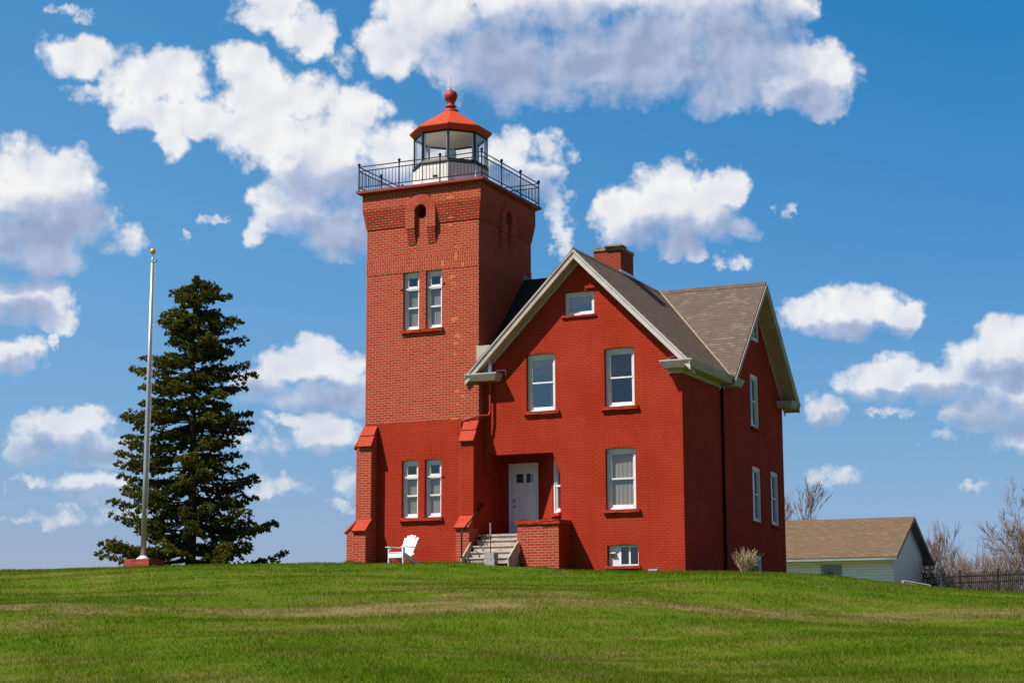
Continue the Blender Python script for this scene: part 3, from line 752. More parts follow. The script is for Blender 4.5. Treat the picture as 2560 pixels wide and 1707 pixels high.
# downspouts
m2=MB()
m2.tube([(3.93,.19,5.36),(3.93,.19,4.50),(3.90,.15,4.38),(3.70,-.03,4.36),(3.62,-.07,4.345),(3.18,-.06,4.245),(3.13,-.055,4.20),(3.13,-.055,1.55)],.034,8); m2.build('downspout',M['pipered'],house,label='red pipe that crosses from the house to the tower front')
m2=MB(); m2.box(XR,XR+.075,3.62,3.70,-.6,5.35); m2.build('downspout',M['pipedark'],house,label='straight downspout in the corner of the shaded side wall')
# ------------------------------------------------------------------ ground
HXS=[-60,-30,-12.4,-10.05,-7.8,-5.64,-3.5,-1.5,0,1.7,3.6,4.8,5.4,6.5,8.3,10.,11.5,12.7,13.5,14.1,14.9,15.6,16.4,17.5,18.5,24,40,80]
HZS=[.3,.40,.415,.409,.401,.416,.419,.399,.38,.342,.325,.245,.169,.061,-.014,-.049,-.087,-.15,-.214,-.303,-.415,-.513,-.583,-.667,-.729,-.95,-1.3,-1.6]
HXS=np.array(HXS,float);HZS=np.array(HZS,float)
def tz(x,y):
    """ground height (numpy)"""
    x=np.asarray(x,float);y=np.asarray(y,float)
    H=np.interp(x,HXS,HZS)
    k=(H+3.45)/43.
    d=-1.-y
    z=H-k*np.logaddexp(0,d/1.2)*1.2
    z=z-.035*np.maximum(0,y-3)*(y<80)-.035*77*(y>=80)
    w=np.clip(d/6,0,1)
    z=z+w*(.10*np.sin(x*.35+y*.22+1.0)*np.sin(y*.41+.5)+.035*np.sin(x*.9-y*.7)*np.sin(y*1.1))
    z=z+.008*np.sin(x*5.1)*np.sin(y*4.3)
    return z-.03
nx,ny=220,260
def warp(n,a,b,c,sh):   # denser near c
    t=np.linspace(-1,1,n); s=np.sinh(sh*t)/np.sinh(sh); return np.where(s<0,c+s*(c-a),c+s*(b-c))
gx=warp(nx,-2600,2600,5.,6.2); gy=warp(ny,-900,3500,-12.,6.0)
GX,GY=np.meshgrid(gx,gy); GZ=tz(GX,GY)
vv=np.stack([GX.ravel(),GY.ravel(),GZ.ravel()],1)
idx=np.arange(nx*ny).reshape(ny,nx)
ff=np.stack([idx[:-1,:-1].ravel(),idx[:-1,1:].ravel(),idx[1:,1:].ravel(),idx[1:,:-1].ravel()],1)
def np_mesh(name,V,F,mat,uv=None,smooth=False):
    me=bpy.data.meshes.new(name); k=F.shape[1]
    me.vertices.add(len(V)); me.vertices.foreach_set('co',V.astype(np.float32).ravel())
    me.loops.add(F.size); me.loops.foreach_set('vertex_index',F.astype(np.int32).ravel())
    me.polygons.add(len(F)); me.polygons.foreach_set('loop_start',(np.arange(len(F))*k).astype(np.int32)); me.polygons.foreach_set('loop_total',np.full(len(F),k,np.int32))
    if smooth: me.polygons.foreach_set('use_smooth',np.ones(len(F),bool))
    me.update(calc_edges=True)
    if uv is not None:
        u=me.uv_layers.new(name='UVMap'); u.data.foreach_set('uv',uv.astype(np.float32).ravel())
    me.materials.append(mat)
    o=bpy.data.objects.new(name,me); col.objects.link(o); return o
def turf_colour(nt):
    """large patches of lush and dry turf, by position on the ground"""
    p=pos(nt)
    st=node(nt,'ShaderNodeMapping',{'Vector':p,'Rotation':(0,0,R_(-25)),'Scale':(.62,1.15,.2)}).outputs[0]
    a=noise(nt,st,.42,4,.62); b=noise(nt,st,1.7,4,.65); f=noise(nt,p,9,3,.7)
    s=mth(nt,'ADD',mth(nt,'ADD',mth(nt,'MULTIPLY',a,.48),mth(nt,'MULTIPLY',b,.34)),mth(nt,'MULTIPLY',f,.20))
    # the worn strip half way up the slope
    sep=node(nt,'ShaderNodeSeparateXYZ',{0:p})
    line=mth(nt,'SUBTRACT',mth(nt,'MULTIPLY_ADD',sep.outputs[0],.62,-14.8-.62*11.3),sep.outputs[1])
    band=mth(nt,'SUBTRACT',1.0,mth(nt,'DIVIDE',mth(nt,'ABSOLUTE',line),2.6),clamp=True)
    s=mth(nt,'ADD',s,mth(nt,'MULTIPLY',band,mth(nt,'MULTIPLY_ADD',noise(nt,p,.8,4,.65),.55,-.15)))
    near=node(nt,'ShaderNodeMapRange',{'Value':sep.outputs[1],'From Min':-33.0,'From Max':-26.0,'To Min':.035,'To Max':0.0}).outputs[0]
    s=mth(nt,'SUBTRACT',s,near)
    # a lusher strip just below the crest
    line2=mth(nt,'ADD',sep.outputs[1],3.6)
    band2=mth(nt,'SUBTRACT',1.0,mth(nt,'DIVIDE',mth(nt,'ABSOLUTE',line2),4.2),clamp=True)
    s=mth(nt,'SUBTRACT',s,mth(nt,'MULTIPLY',band2,.06))
    return s
def turf_mat(name,blade):
    m,nt,b=newmat(name); s=turf_colour(nt)
    c=ramp(nt,s,[(.30,(.042,.108,.001)),(.42,(.066,.136,.001)),(.50,(.098,.154,.003)),(.57,(.140,.158,.018)),(.62,(.20,.165,.058)),(.71,(.30,.23,.095))])
    if blade:
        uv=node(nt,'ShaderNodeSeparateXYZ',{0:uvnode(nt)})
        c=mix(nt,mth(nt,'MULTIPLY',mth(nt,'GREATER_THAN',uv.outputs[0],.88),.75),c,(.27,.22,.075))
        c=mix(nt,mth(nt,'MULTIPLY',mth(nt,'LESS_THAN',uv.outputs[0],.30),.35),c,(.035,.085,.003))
        tr=node(nt,'ShaderNodeBsdfTranslucent',{'Color':c}); mx=node(nt,'ShaderNodeMixShader',{0:.5,1:b.outputs[0],2:tr.outputs[0]})
        nt.links.new(mx.outputs[0],nt.nodes['Material Output'].inputs[0])
    else:
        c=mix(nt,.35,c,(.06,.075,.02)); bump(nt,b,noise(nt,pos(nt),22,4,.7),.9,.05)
    nt.links.new(c,b.inputs['Base Color']); b.inputs['Roughness'].default_value=1.0; b.inputs['Specular IOR Level'].default_value=.02
    return m
g=np_mesh('ground',vv,ff,turf_mat('turf',False),smooth=True); g['kind']='structure'
# grass blades over the part of the lawn the photo looks across
rng=np.random.default_rng(3)
CX,CY=25.17,-44.35
def blades(n,dmin,dmax,azl,azr,h0,h1,w,clear=True):
    # density falls with distance squared
    u=rng.random(n); d=dmin*(dmax/dmin)**u
    a=np.radians(rng.uniform(azr,azl,n)); x=CX-np.sin(a)*d; y=CY+np.cos(a)*d
    ok=~((x>-.05)&(x<9.65)&(y>.0)&(y<9.95))
    ok&=~((x>5.05)&(x<6.33)&(y>-.55)&(y<.4)); ok&=~((x>3.69)&(x<5.2)&(y>-1.2)&(y<.4))
    x=x[ok];y=y[ok];d=d[ok]; m=len(x); z=tz(x,y)-.005
    sc=(.55+.45*d/15.)  # sparser, slightly broader tufts far away
    h=rng.uniform(h0,h1,m)*(.6+.4*np.sin(x*.8+np.sin(y*.5)*2)**2); ww=w*np.minimum(sc,2.2)*rng.uniform(.7,1.3,m)
    th=rng.uniform(0,2*np.pi,m); lx=rng.normal(0,.45,m)*h; ly=rng.normal(0,.45,m)*h
    dx=np.cos(th)*ww;dy=np.sin(th)*ww
    P=np.stack([x,y,z],1); o=np.zeros(m)
    A=P+np.stack([-dx,-dy,o],1);B=P+np.stack([dx,dy,o],1)
    C=P+np.stack([dx*.6+lx*.4,dy*.6+ly*.4,h*.6],1);D=P+np.stack([-dx*.6+lx*.4,-dy*.6+ly*.4,h*.6],1); E=P+np.stack([lx,ly,h],1)
    V=np.stack([A,B,C,D,E],1).reshape(-1,3); i=np.arange(m)*5
    F=np.concatenate([np.stack([i,i+1,i+2],1),np.stack([i,i+2,i+3],1),np.stack([i+3,i+2,i+4],1)])
    r=np.tile(rng.random(m),3); uv=np.repeat(np.stack([r,r],1),3,axis=0)
    return V,F,uv
V0,F0_,U0=blades(980000,14.0,72,53,-7.,.025,.080,.0027)
# longer tufts left by the mower along the walls
def edge_tufts(segs,per):
    P=[]
    for (x0,y0,x1,y1,nx_,ny_) in segs:
        L=math.hypot(x1-x0,y1-y0); n=int(L*per); t=rng.random(n); o=np.abs(rng.normal(0,.07,n))+.01
        P.append(np.stack([x0+(x1-x0)*t+nx_*o,y0+(y1-y0)*t+ny_*o],1))
    P=np.concatenate(P); m=len(P); x=P[:,0];y=P[:,1]; z=tz(x,y)-.01
    h=rng.uniform(.04,.15,m)*(.45+.55*np.sin(x*3.1+y*2.3)**2); ww=rng.uniform(.003,.005,m); th=rng.uniform(0,2*np.pi,m)
    dx=np.cos(th)*ww;dy=np.sin(th)*ww; lx=rng.normal(0,.35,m)*h; ly=rng.normal(0,.35,m)*h; o=np.zeros(m); Q=np.stack([x,y,z],1)
    V=np.stack([Q+np.stack([-dx,-dy,o],1),Q+np.stack([dx,dy,o],1),Q+np.stack([dx*.6+lx*.4,dy*.6+ly*.4,h*.6],1),Q+np.stack([-dx*.6+lx*.4,-dy*.6+ly*.4,h*.6],1),Q+np.stack([lx,ly,h],1)],1).reshape(-1,3)
    i=np.arange(m)*5; F=np.concatenate([np.stack([i,i+1,i+2],1),np.stack([i,i+2,i+3],1),np.stack([i+3,i+2,i+4],1)]); r=np.tile(rng.random(m),3)
    return V,F,np.repeat(np.stack([r,r],1),3,axis=0)
V1,F1_,U1=edge_tufts([(-.6,-.02,3.3,-.02,0,-1),(0,-.62,.4,-.62,0,-1),(3.25,-.62,3.67,-.62,0,-1),(3.7,-1.22,5.1,-1.22,0,-1),(5.08,-.52,6.31,-.52,0,-1),(6.32,-.5,6.32,.3,1,0),(6.33,.29,9.62,.29,0,-1),(9.62,.3,9.62,9.9,1,0),(-.65,.1,-.1,.1,0,-1),(-7.5,-1.36,-6.45,-1.36,0,-1),(-6.45,-1.36,-6.45,-.5,1,0)],420)
V=np.concatenate([V0,V1]); F=np.concatenate([F0_,F1_+len(V0)]); U=np.concatenate([U0,U1])
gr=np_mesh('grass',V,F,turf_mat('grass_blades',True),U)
tag(gr,'short spring lawn of green and straw coloured grass covering the slope','grass',kind='stuff')

def gz(x,y): return float(tz(np.array([x]),np.array([y]))[0])
# ------------------------------------------------------------------ flagpole
px,py=-6.99,-.97; bz=.545
fp=thing('flagpole','tall bare metal flagpole with gold ball on a red block, in front of the spruce','flagpole',(px,py,.3))
m2=MB(); 
w=.50; m2.poly([(px-w,py-w*.75,.10),(px+w,py-w*.75,.10),(px+w,py+w,.10),(px-w,py+w,.10),(px-w+.06,py-w*.75+.06,bz),(px+w-.06,py-w*.75+.06,bz-.01),(px+w-.06,py+w-.06,bz-.02),(px-w+.06,py+w-.06,bz)],[(0,1,5,4),(1,2,6,5),(2,3,7,6),(3,0,4,7),(4,5,6,7)])
m2.build('base_block',M['blockred'],fp,rough=.007)
m2=MB(); m2.lathe([(.001,bz-.01),(.20,bz-.01),(.20,bz+.02),(.12,bz+.07),(.095,bz+.11)],px,py,20); m2.build('flange',M['cream'],fp,smooth=True)
m2=MB(); m2.tube([(px,py,bz),(px,py,3.2),(px,py,3.24),(px,py,6.0),(px,py,9.60)],[.088,.079,.081,.068,.048],16); m2.build('pole',M['alu'],fp,smooth=True)
m2=MB(); m2.tube([(px,py,9.58),(px,py,9.70),(px,py,9.74),(px,py,9.84)],[.055,.05,.02,.014],10); m2.bar((px,py,9.63),(px+.13,py,9.63),.035,.06); m2.lathe([(.001,9.58),(.045,9.59),(.045,9.66),(.001,9.67)],px+.12,py,10); m2.build('truck_pulley',M['galv'],fp)
m2=MB(); m2.lathe([(.09*math.cos(t),9.93+.09*math.sin(t)) for t in [-PI/2+.05+k*(PI-.1)/14 for k in range(15)]],px,py,20); m2.build('gold_ball',M['gold'],fp,smooth=True)
m2=MB(); m2.tube([(px+.13,py,9.6),(px+.12,py,6.5),(px+.10,py,1.9)],.006,4); m2.tube([(px+.09,py,9.6),(px+.085,py,7.0),(px+.10,py,1.9)],.006,4); m2.build('halyard',M['cream'],fp)
m2=MB(); m2.bar((px+.06,py,7.62),(px+.14,py,7.62),.02,.03); m2.box(px+.06,px+.11,py-.02,py+.02,1.85,2.05); m2.build('cleat',M['galv'],fp)

# ------------------------------------------------------------------ spruce
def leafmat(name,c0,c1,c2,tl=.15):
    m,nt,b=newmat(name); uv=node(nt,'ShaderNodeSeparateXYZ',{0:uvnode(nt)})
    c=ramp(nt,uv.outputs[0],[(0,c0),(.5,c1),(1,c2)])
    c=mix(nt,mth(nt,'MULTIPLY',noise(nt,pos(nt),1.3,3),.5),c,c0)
    nt.links.new(c,b.inputs['Base Color']); b.inputs['Roughness'].default_value=.6; b.inputs['Specular IOR Level'].default_value=.25
    tr=node(nt,'ShaderNodeBsdfTranslucent',{'Color':c}); mx=node(nt,'ShaderNodeMixShader',{0:tl,1:b.outputs[0],2:tr.outputs[0]})
    nt.links.new(mx.outputs[0],nt.nodes['Material Output'].inputs[0])
    return m
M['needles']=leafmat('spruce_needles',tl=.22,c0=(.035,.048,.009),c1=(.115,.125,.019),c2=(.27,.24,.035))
def spruce():
    bx,by,b0,top=-9.33,4.7,.15,10.38
    root=thing('spruce_tree','large dark green spruce standing behind the flagpole','tree',(bx,by,.15))
    rr=random.Random(11); nr=np.random.default_rng(5)
    # outline measured as heights -> reach to the left / right of the trunk (metres)
    zs=[.30,.75,1.4,2.0,2.9,3.9,4.8,5.6,6.5,7.0,7.6,8.3,8.9,9.4,9.9,10.3]
    lf=[2.75,2.85,2.6,2.5,2.7,2.35,2.2,2.3,1.95,1.85,.75,1.0,1.0,.85,.32,.06]
    rt=[3.25,3.2,2.65,2.6,2.2,1.9,1.85,2.0,1.25,1.95,.95,1.75,.75,1.15,.42,.06]
    RV=Vector((math.cos(R_(35)),math.sin(R_(35)),0))   # across the view
    DV=Vector((-RV.y,RV.x,0))
    tm=MB(); tr=MB()
    N=14; pts=[]; rad=[]
    for k in range(N+1):
        t=k/N; pts.append((bx+.06*math.sin(t*5),by+.05*math.cos(t*4),b0-.2+(top-b0)*t)); rad.append(.185*(1-t)**.9+.012)
    tm.tube(pts,rad,10)
    A=[];Dr=[];Ln=[];Tn=[]  # shoots
    def shoot(p,d,l,t): A.append(tuple(p));Dr.append(tuple(d));Ln.append(l);Tn.append(t)
    z=b0+.10; br=0
    while z<top-.25:
        t=(z-b0)/(top-b0)
        nb=rr.choice((4,5,6)) if t<.85 else 5
        ph=rr.uniform(0,2*PI)
        for q in range(nb):
            az=ph+2*PI*q/nb+rr.uniform(-.3,.3); ca,sa=math.cos(az),math.sin(az)
            L=np.interp(z,zs,rt) if ca>0 else np.interp(z,zs,lf)
            Lm=(np.interp(z,zs,rt)+np.interp(z,zs,lf))/2
            reach=(abs(ca)*L+(1-abs(ca))*Lm)*rr.choice((.6,.78,.9,1.0,1.06)) 
            hd=RV*ca+DV*sa
            # young branches rise, old ones sag and lift at the tip
            rise=(rr.uniform(-.12,.12) if t>.12 else rr.uniform(0.,.14))+np.interp(t,[0,.3,.6,.8,1],[-.14,-.10,.12,.5,.9]); curl=np.interp(t,[0,.5,1],[.22,.12,.05])
            p0=Vector((bx,by,z+rr.uniform(-.22,.22))); bp=[]
            nseg=max(4,int(reach/.22)+2); wob=rr.uniform(-.25,.25)
            for s in range(nseg+1):
                u=s/nseg; side=Vector((-hd.y,hd.x,0))*math.sin(u*3+wob*4)*.06*reach
                bp.append(p0+hd*(reach*u)+side+Vector((0,0,reach*(rise*u*(1-.45*u)-.10*u+curl*u*u*u))))
            tm.tube(bp,[.032*(1-t*.6)*(1-s/nseg)*(.5+reach/3)+.005 for s in range(nseg+1)],5,caps=False)
            sh=rr.random()
            for s in range(1,nseg+1):
                u=s/nseg; c=bp[s]; dd=(bp[s]-bp[s-1]).normalized(); sd=Vector((-hd.y,hd.x,0))
                if u<.30 and rr.random()<.75: continue
                # secondary twigs both sides, flat sprays that droop
                for sg in (-1,1):
                    if rr.random()<.12: continue
                    tl=(.22+.40*(1-u)**.7*min(1,reach/1.6))*rr.uniform(.6,1.15)
                    td=(dd*.75+sd*sg*rr.uniform(.6,1.)+Vector((0,0,rr.uniform(-.35,.15)))).normalized()
                    k2=max(2,int(tl/.075))
                    tp=c
                    for w in range(k2+1):
                        q=c+td*(tl*w/k2)+Vector((0,0,-.08*(w/k2)**2))
                        if w>0: tr.bar(tp,q,.007,.007) if w==1 else None
                        tp=q
                        for _ in range(4 if w<k2 else 13):
                            v=(td*rr.uniform(.2,1.)+Vector((rr.gauss(0,.6),rr.gauss(0,.6),rr.gauss(.18,.5)))).normalized()
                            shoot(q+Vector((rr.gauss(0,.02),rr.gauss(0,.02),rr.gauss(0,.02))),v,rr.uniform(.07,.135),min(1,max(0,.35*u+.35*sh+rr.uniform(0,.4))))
                for _ in range(5):
                    v=(dd*.7+Vector((rr.gauss(0,.7),rr.gauss(0,.7),rr.gauss(.25,.6)))).normalized()
                    shoot(c+Vector((rr.gauss(0,.03),rr.gauss(0,.03),rr.gauss(0,.03))),v,rr.uniform(.07,.13),min(1,max(0,.4*u+.3*sh+rr.uniform(0,.4))))
        z+=rr.uniform(.17,.28) if t<.8 else rr.uniform(.15,.22)
    for _ in range(260):
        zz=top-abs(rr.gauss(0,.28)); r=.05+.22*(top-zz); a=rr.uniform(0,2*PI)
        shoot((bx+r*math.cos(a)*rr.random(),by+r*math.sin(a)*rr.random(),zz),Vector((math.cos(a)*.5,math.sin(a)*.5,rr.uniform(.3,1))).normalized(),rr.uniform(.07,.12),rr.uniform(.4,1))
    tm.build('trunk',M['bark'],root); 
    A=np.array(A);D=np.array(Dr);Ln=np.array(Ln);Tn=np.array(Tn); n=len(A)
    # each shoot: three thin needle blades round its axis
    Vs=[];Fs=[];Us=[]
    rv=nr.normal(size=(n,3)); s1=np.cross(D,rv); s1/=np.linalg.norm(s1,axis=1,keepdims=True)+1e-9; s2=np.cross(D,s1)
    for k in range(3):
        a=k*np.pi/3; s=(s1*math.cos(a)+s2*math.sin(a))*(.017+.012*nr.random(n))[:,None]
        P0=A-s*.35;P1=A+s*.35;mid=A+D*(Ln*.5)[:,None]; P2=mid+s;P3=mid-s; P4=A+D*Ln[:,None]
        V=np.stack([P0,P1,P2,P4,P3],1).reshape(-1,3); i=np.arange(n)*5+k*n*5
        Vs.append(V); Fs.append(np.stack([i,i+1,i+2,i+3,i+4],1)); Us.append(np.repeat(np.stack([Tn,Tn],1),5,axis=0))
    V=np.concatenate(Vs)-np.array(root['base']); o=np_mesh('crown',V,np.concatenate(Fs),M['needles'],np.concatenate(Us)); o.parent=root
    print('spruce shoots',n)
    return root
spruce()

# ------------------------------------------------------------------ bare trees and shrubs
def bare_tree(name,label,cat,base,height,seed,mat,spread=.55,stems=1,levels=5,r0=None,lean=(0,0),twig=.006,ratio=.72,branch0=.3,group=None,ymirror=1):
    rr=random.Random(seed); root=thing(name,label,cat,base,group=group)
    tk=MB(); cr=MB()
    def grow(p,d,L,r,lv):
        n=4 if lv<2 else 3; pts=[p]; q=p; dd=d.copy()
        for k in range(n):
            dd=(dd+Vector((rr.gauss(0,.10),rr.gauss(0,.10),rr.gauss(.05,.06)))).normalized(); q=q+dd*(L/n); pts.append(q)
        re=r*.62 if lv<levels-1 else r*.4
        m=tk if lv<2 else cr
        m.tube(pts,[max(twig,r+(re-r)*k/n) for k in range(n+1)],6 if lv<2 else 3,caps=False)
        if lv>=levels: return
        kids=3 if lv<levels-1 else 4
        for k in range(kids):
            f=rr.uniform(.45,1.) if k else 1.0
            b=pts[max(1,min(n,int(f*n+.5)))]
            ang=rr.uniform(.25,1.)*spread*(.55 if k==0 else 1.25); az=rr.uniform(0,2*PI)
            o=dd.orthogonal().normalized(); o2=dd.cross(o); nd=(dd*math.cos(ang)+(o*math.cos(az)+o2*math.sin(az))*math.sin(ang)).normalized()
            nd=(nd+Vector((0,0,.18))).normalized()
            grow(b,nd,L*ratio*rr.uniform(.8,1.15),re*(.95 if k==0 else .7),lv+1)
    r0=r0 or height*.016
    for s in range(stems):
        a=rr.uniform(0,2*PI); sp=.05 if stems==1 else .35
        d=Vector((math.cos(a)*sp+lean[0],math.sin(a)*sp+lean[1],1)).normalized()
        p=Vector(base)+Vector((math.cos(a),math.sin(a),0))*(.0 if stems==1 else rr.uniform(0,.35))-Vector((0,0,.2))
        grow(p,d,height*branch0*rr.uniform(.8,1.1),r0*rr.uniform(.8,1.1)/math.sqrt(stems)**.6,0)
    tk.build('trunk',M[mat],root); cr.build('crown',M['twig'],root)
    return root
G=-2.6
bare_tree('birch_tree','bare pale birch rising behind the shed roof beside the brick house','tree',(-3.1,52.5,-2.0),11.4,21,'greybark',.50,4,6,r0=.10,twig=.011,branch0=.25)
bare_tree('bare_tree','large leafless tree cut off by the right edge, behind the fence','tree',(13.5,46.5,-2.4),10.2,34,'twig',.75,2,6,r0=.17,twig=.010,branch0=.25,lean=(-.10,0))
bare_tree('sapling','tall slender leafless sapling just right of the shed gable','tree',(6.7,50.8,-2.2),7.0,5,'greybark',.30,2,5,r0=.05,twig=.009,branch0=.30,group='leafless saplings')
bare_tree('sapling','slender leafless sapling between the shed gable and the big bare tree','tree',(8.6,49.5,-2.2),6.2,8,'greybark',.30,2,5,r0=.05,twig=.009,branch0=.30,group='leafless saplings')
# thicket of bare brush behind the fence: countless stems, one mass
th=MB(); rr=random.Random(77)
for k in range(400):
    t=rr.random(); x=5.2+7.6*t+rr.gauss(0,.4); y=50.5-3*t+rr.uniform(-2.5,2.5); h=rr.uniform(3.5,5.2)*(.86+.10*math.sin(t*9+1))
    p=Vector((x,y,-2.2)); d=Vector((rr.gauss(0,.18),rr.gauss(0,.18),1)).normalized()
    pts=[p]; 
    for s in range(5):
        d=(d+Vector((rr.gauss(0,.12),rr.gauss(0,.12),.02))).normalized(); pts.append(pts[-1]+d*h/5)
    th.tube(pts,[.022,.019,.016,.012,.010,.007],3,caps=False)
    for s in range(18):
        i=rr.choice((1,2,3,4,4,5,5)); b=pts[i]; dd=(d+Vector((rr.gauss(0,.55),rr.gauss(0,.55),rr.gauss(.1,.3)))).normalized(); l=rr.uniform(.35,.95)
        m_=b+dd*l*.5+Vector((0,0,.04)); e_=m_+(dd+Vector((rr.gauss(0,.2),rr.gauss(0,.2),.2)))*l*.45
        th.tube([b,m_,e_],[.010,.008,.006],3,caps=False)
o=th.build('brush',M['twig']); tag(o,'reddish brown leafless brush growing in a mass behind the black fence','brush',kind='stuff')

# ------------------------------------------------------------------ white shed
SX,SY=5.80,41.78; SW=6.95; SLn=14.
shed=thing('shed','low white clapboard shed with tan shingle roof, down the slope at the right','shed',(SX-SLn/2,SY+SW/2,-2.))
FSs=frame((SX-SLn,SY,0),(1,0,0),(0,-1,0)); FEs=frame((SX,SY,0),(0,1,0),(1,0,0))
zr=4.20; ze=2.04; sx0=.34; slp=(zr-ze)/(SW/2+.9)
m2=MB(FSs); wx=SLn-(SX-2.80)+.0
u0=2.38-(SX-SLn); u1=3.12-(SX-SLn)
wall(m2,0,SLn,-2.6,2.38,[(u0,u1,.55,1.52)],rev=.1)
m2.fr=FEs; wall(m2,0,SW,-2.6,5,(),[(slp,1,zr-.10+slp*SW/2),(-slp,1,zr-.10-slp*SW/2)])
m2.fr=frame((SX-SLn,SY+SW,0),(0,-1,0),(-1,0,0)); wall(m2,0,SW,-2.6,5,(),[(slp,1,zr-.10+slp*SW/2),(-slp,1,zr-.10-slp*SW/2)])
m2.fr=frame((SX,SY+SW,0),(-1,0,0),(0,1,0)); wall(m2,0,SLn,-2.6,2.38,())
m2.build('wall',M['clap'],shed)
m2=MB(); m2.box(SX-.10,SX+.022,SY-.022,SY+.10,-2.6,2.36); m2.build('corner_board',M['white'],shed)
yc=SY+SW/2; E_=SW/2+.9
m2=MB(); x0,x1=SX-SLn-.4,SX+.42
slab(m2,[(x0,yc,zr),(x1,yc,zr),(x1,yc-E_,ze),(x0,yc-E_,ze)],.05); slab(m2,[(x0,yc,zr),(x1,yc,zr),(x1,yc+E_,ze),(x0,yc+E_,ze)],.05); m2.build('roof',M['shedshingle'],shed)
for s in (-1,1):
    m2=MB(); m2.prism([(0,0,-.052),(0,0,-.20),(-.05,0,-.20),(-.05,0,-.052)],(x1-.01,yc+s*E_,ze),(x1-.01,yc,zr)); m2.build('rake_board',M['slate'],shed)
    m2=MB(); m2.prism([(-.05,0,-.10),(-.5,0,-.10),(-.5,0,-.12),(-.05,0,-.12)],(x1-.01,yc+s*E_,ze),(x1-.01,yc,zr)); m2.build('soffit',M['slate'],shed)
    m2=MB(); m2.prism([(0,0,-.052),(0,0,-.16),(0,-s*.04,-.16),(0,-s*.04,-.052)],(x0,yc+s*(E_-.01),ze),(x1,yc+s*(E_-.01),ze)); m2.build('eave_board',M['slatelight'],shed)
m2=MB(); m2.box(x0,x1,yc-E_+.05,SY,ze-.14,ze-.12); m2.build('soffit',M['clap'],shed)
m2=MB(FSs); rect_frame(m2,u0-.16,u1+.16,.38,1.72,.16,-.02,.03,wt=.20); rect_frame(m2,u0,u1,.55,1.52,.06,-.08,-.02); wf=m2.build('window',M['slatelight'],shed)
pane(FSs,wf,u0+.06,u1-.06,.6,1.46,-.05,M['darkglass']); m2=MB(FSs); m2.face([(u0,-.3,.5),(u1,-.3,.5),(u1,-.3,1.6),(u0,-.3,1.6)]); m2.build('dark_room_backing',M['shade'],wf)

# ------------------------------------------------------------------ iron picket fence
A_=Vector((6.62,44.9,0)); B_=Vector((13.2,40.6,0)); dAB=(B_-A_).normalized(); LAB=(B_-A_).length
fence=thing('picket_fence','black iron picket fence running right from the shed in front of the brush','fence',tuple(A_+Vector((0,0,-2))))
def ftop(s): return 1.27+.0*s
nP=int(LAB/2.45)
for k in range(nP+3):
    p=A_+dAB*(k*2.45); m2=MB(); m2.bar(p+Vector((0,0,-2.6)),p+Vector((0,0,1.36)),.085); m2.bar(p+Vector((0,0,1.36)),p+Vector((0,0,1.40)),.11); m2.build('fence_post',M['black'],fence)
endp=A_+dAB*((nP+2)*2.45)
for z in (1.10,.80,-.9):
    m2=MB(); m2.bar(A_+Vector((0,0,z)),endp+Vector((0,0,z)),.045,.06); m2.build('rail',M['black'],fence)
s=.13
while s<(nP+2)*2.45:
    if (s%2.45)>.08 and (s%2.45)<2.38:
        p=A_+dAB*s; m2=MB(); m2.bar(p+Vector((0,0,-1.1)),p+Vector((0,0,1.24)),.034); m2.tube([p+Vector((0,0,1.24)),p+Vector((0,0,1.32))],[.02,.003],4,caps=False); m2.build('picket',M['black'],fence)
    s+=.1225
# weathered ramp railing by the shed gable
A2=Vector((7.15,37.7,.78));B2=Vector((8.35,37.9,.55))
rl=thing('ramp_railing','weathered grey wooden ramp railing below the shed gable','railing',(7.15,37.7,-1.6))
m2=MB(); m2.bar(A2,B2,.10,.045); m2.build('top_rail',M['concrete'],rl)
for k in range(11):
    p=A2.lerp(B2,(k+.3)/11); m2=MB(); m2.bar(p+Vector((0,0,-2.2)),p,.035); m2.build('baluster',M['wood'],rl)
for p in (A2,B2): m2=MB(); m2.bar(p+Vector((0,0,-2.6)),p,.09); m2.build('post',M['wood'],rl)

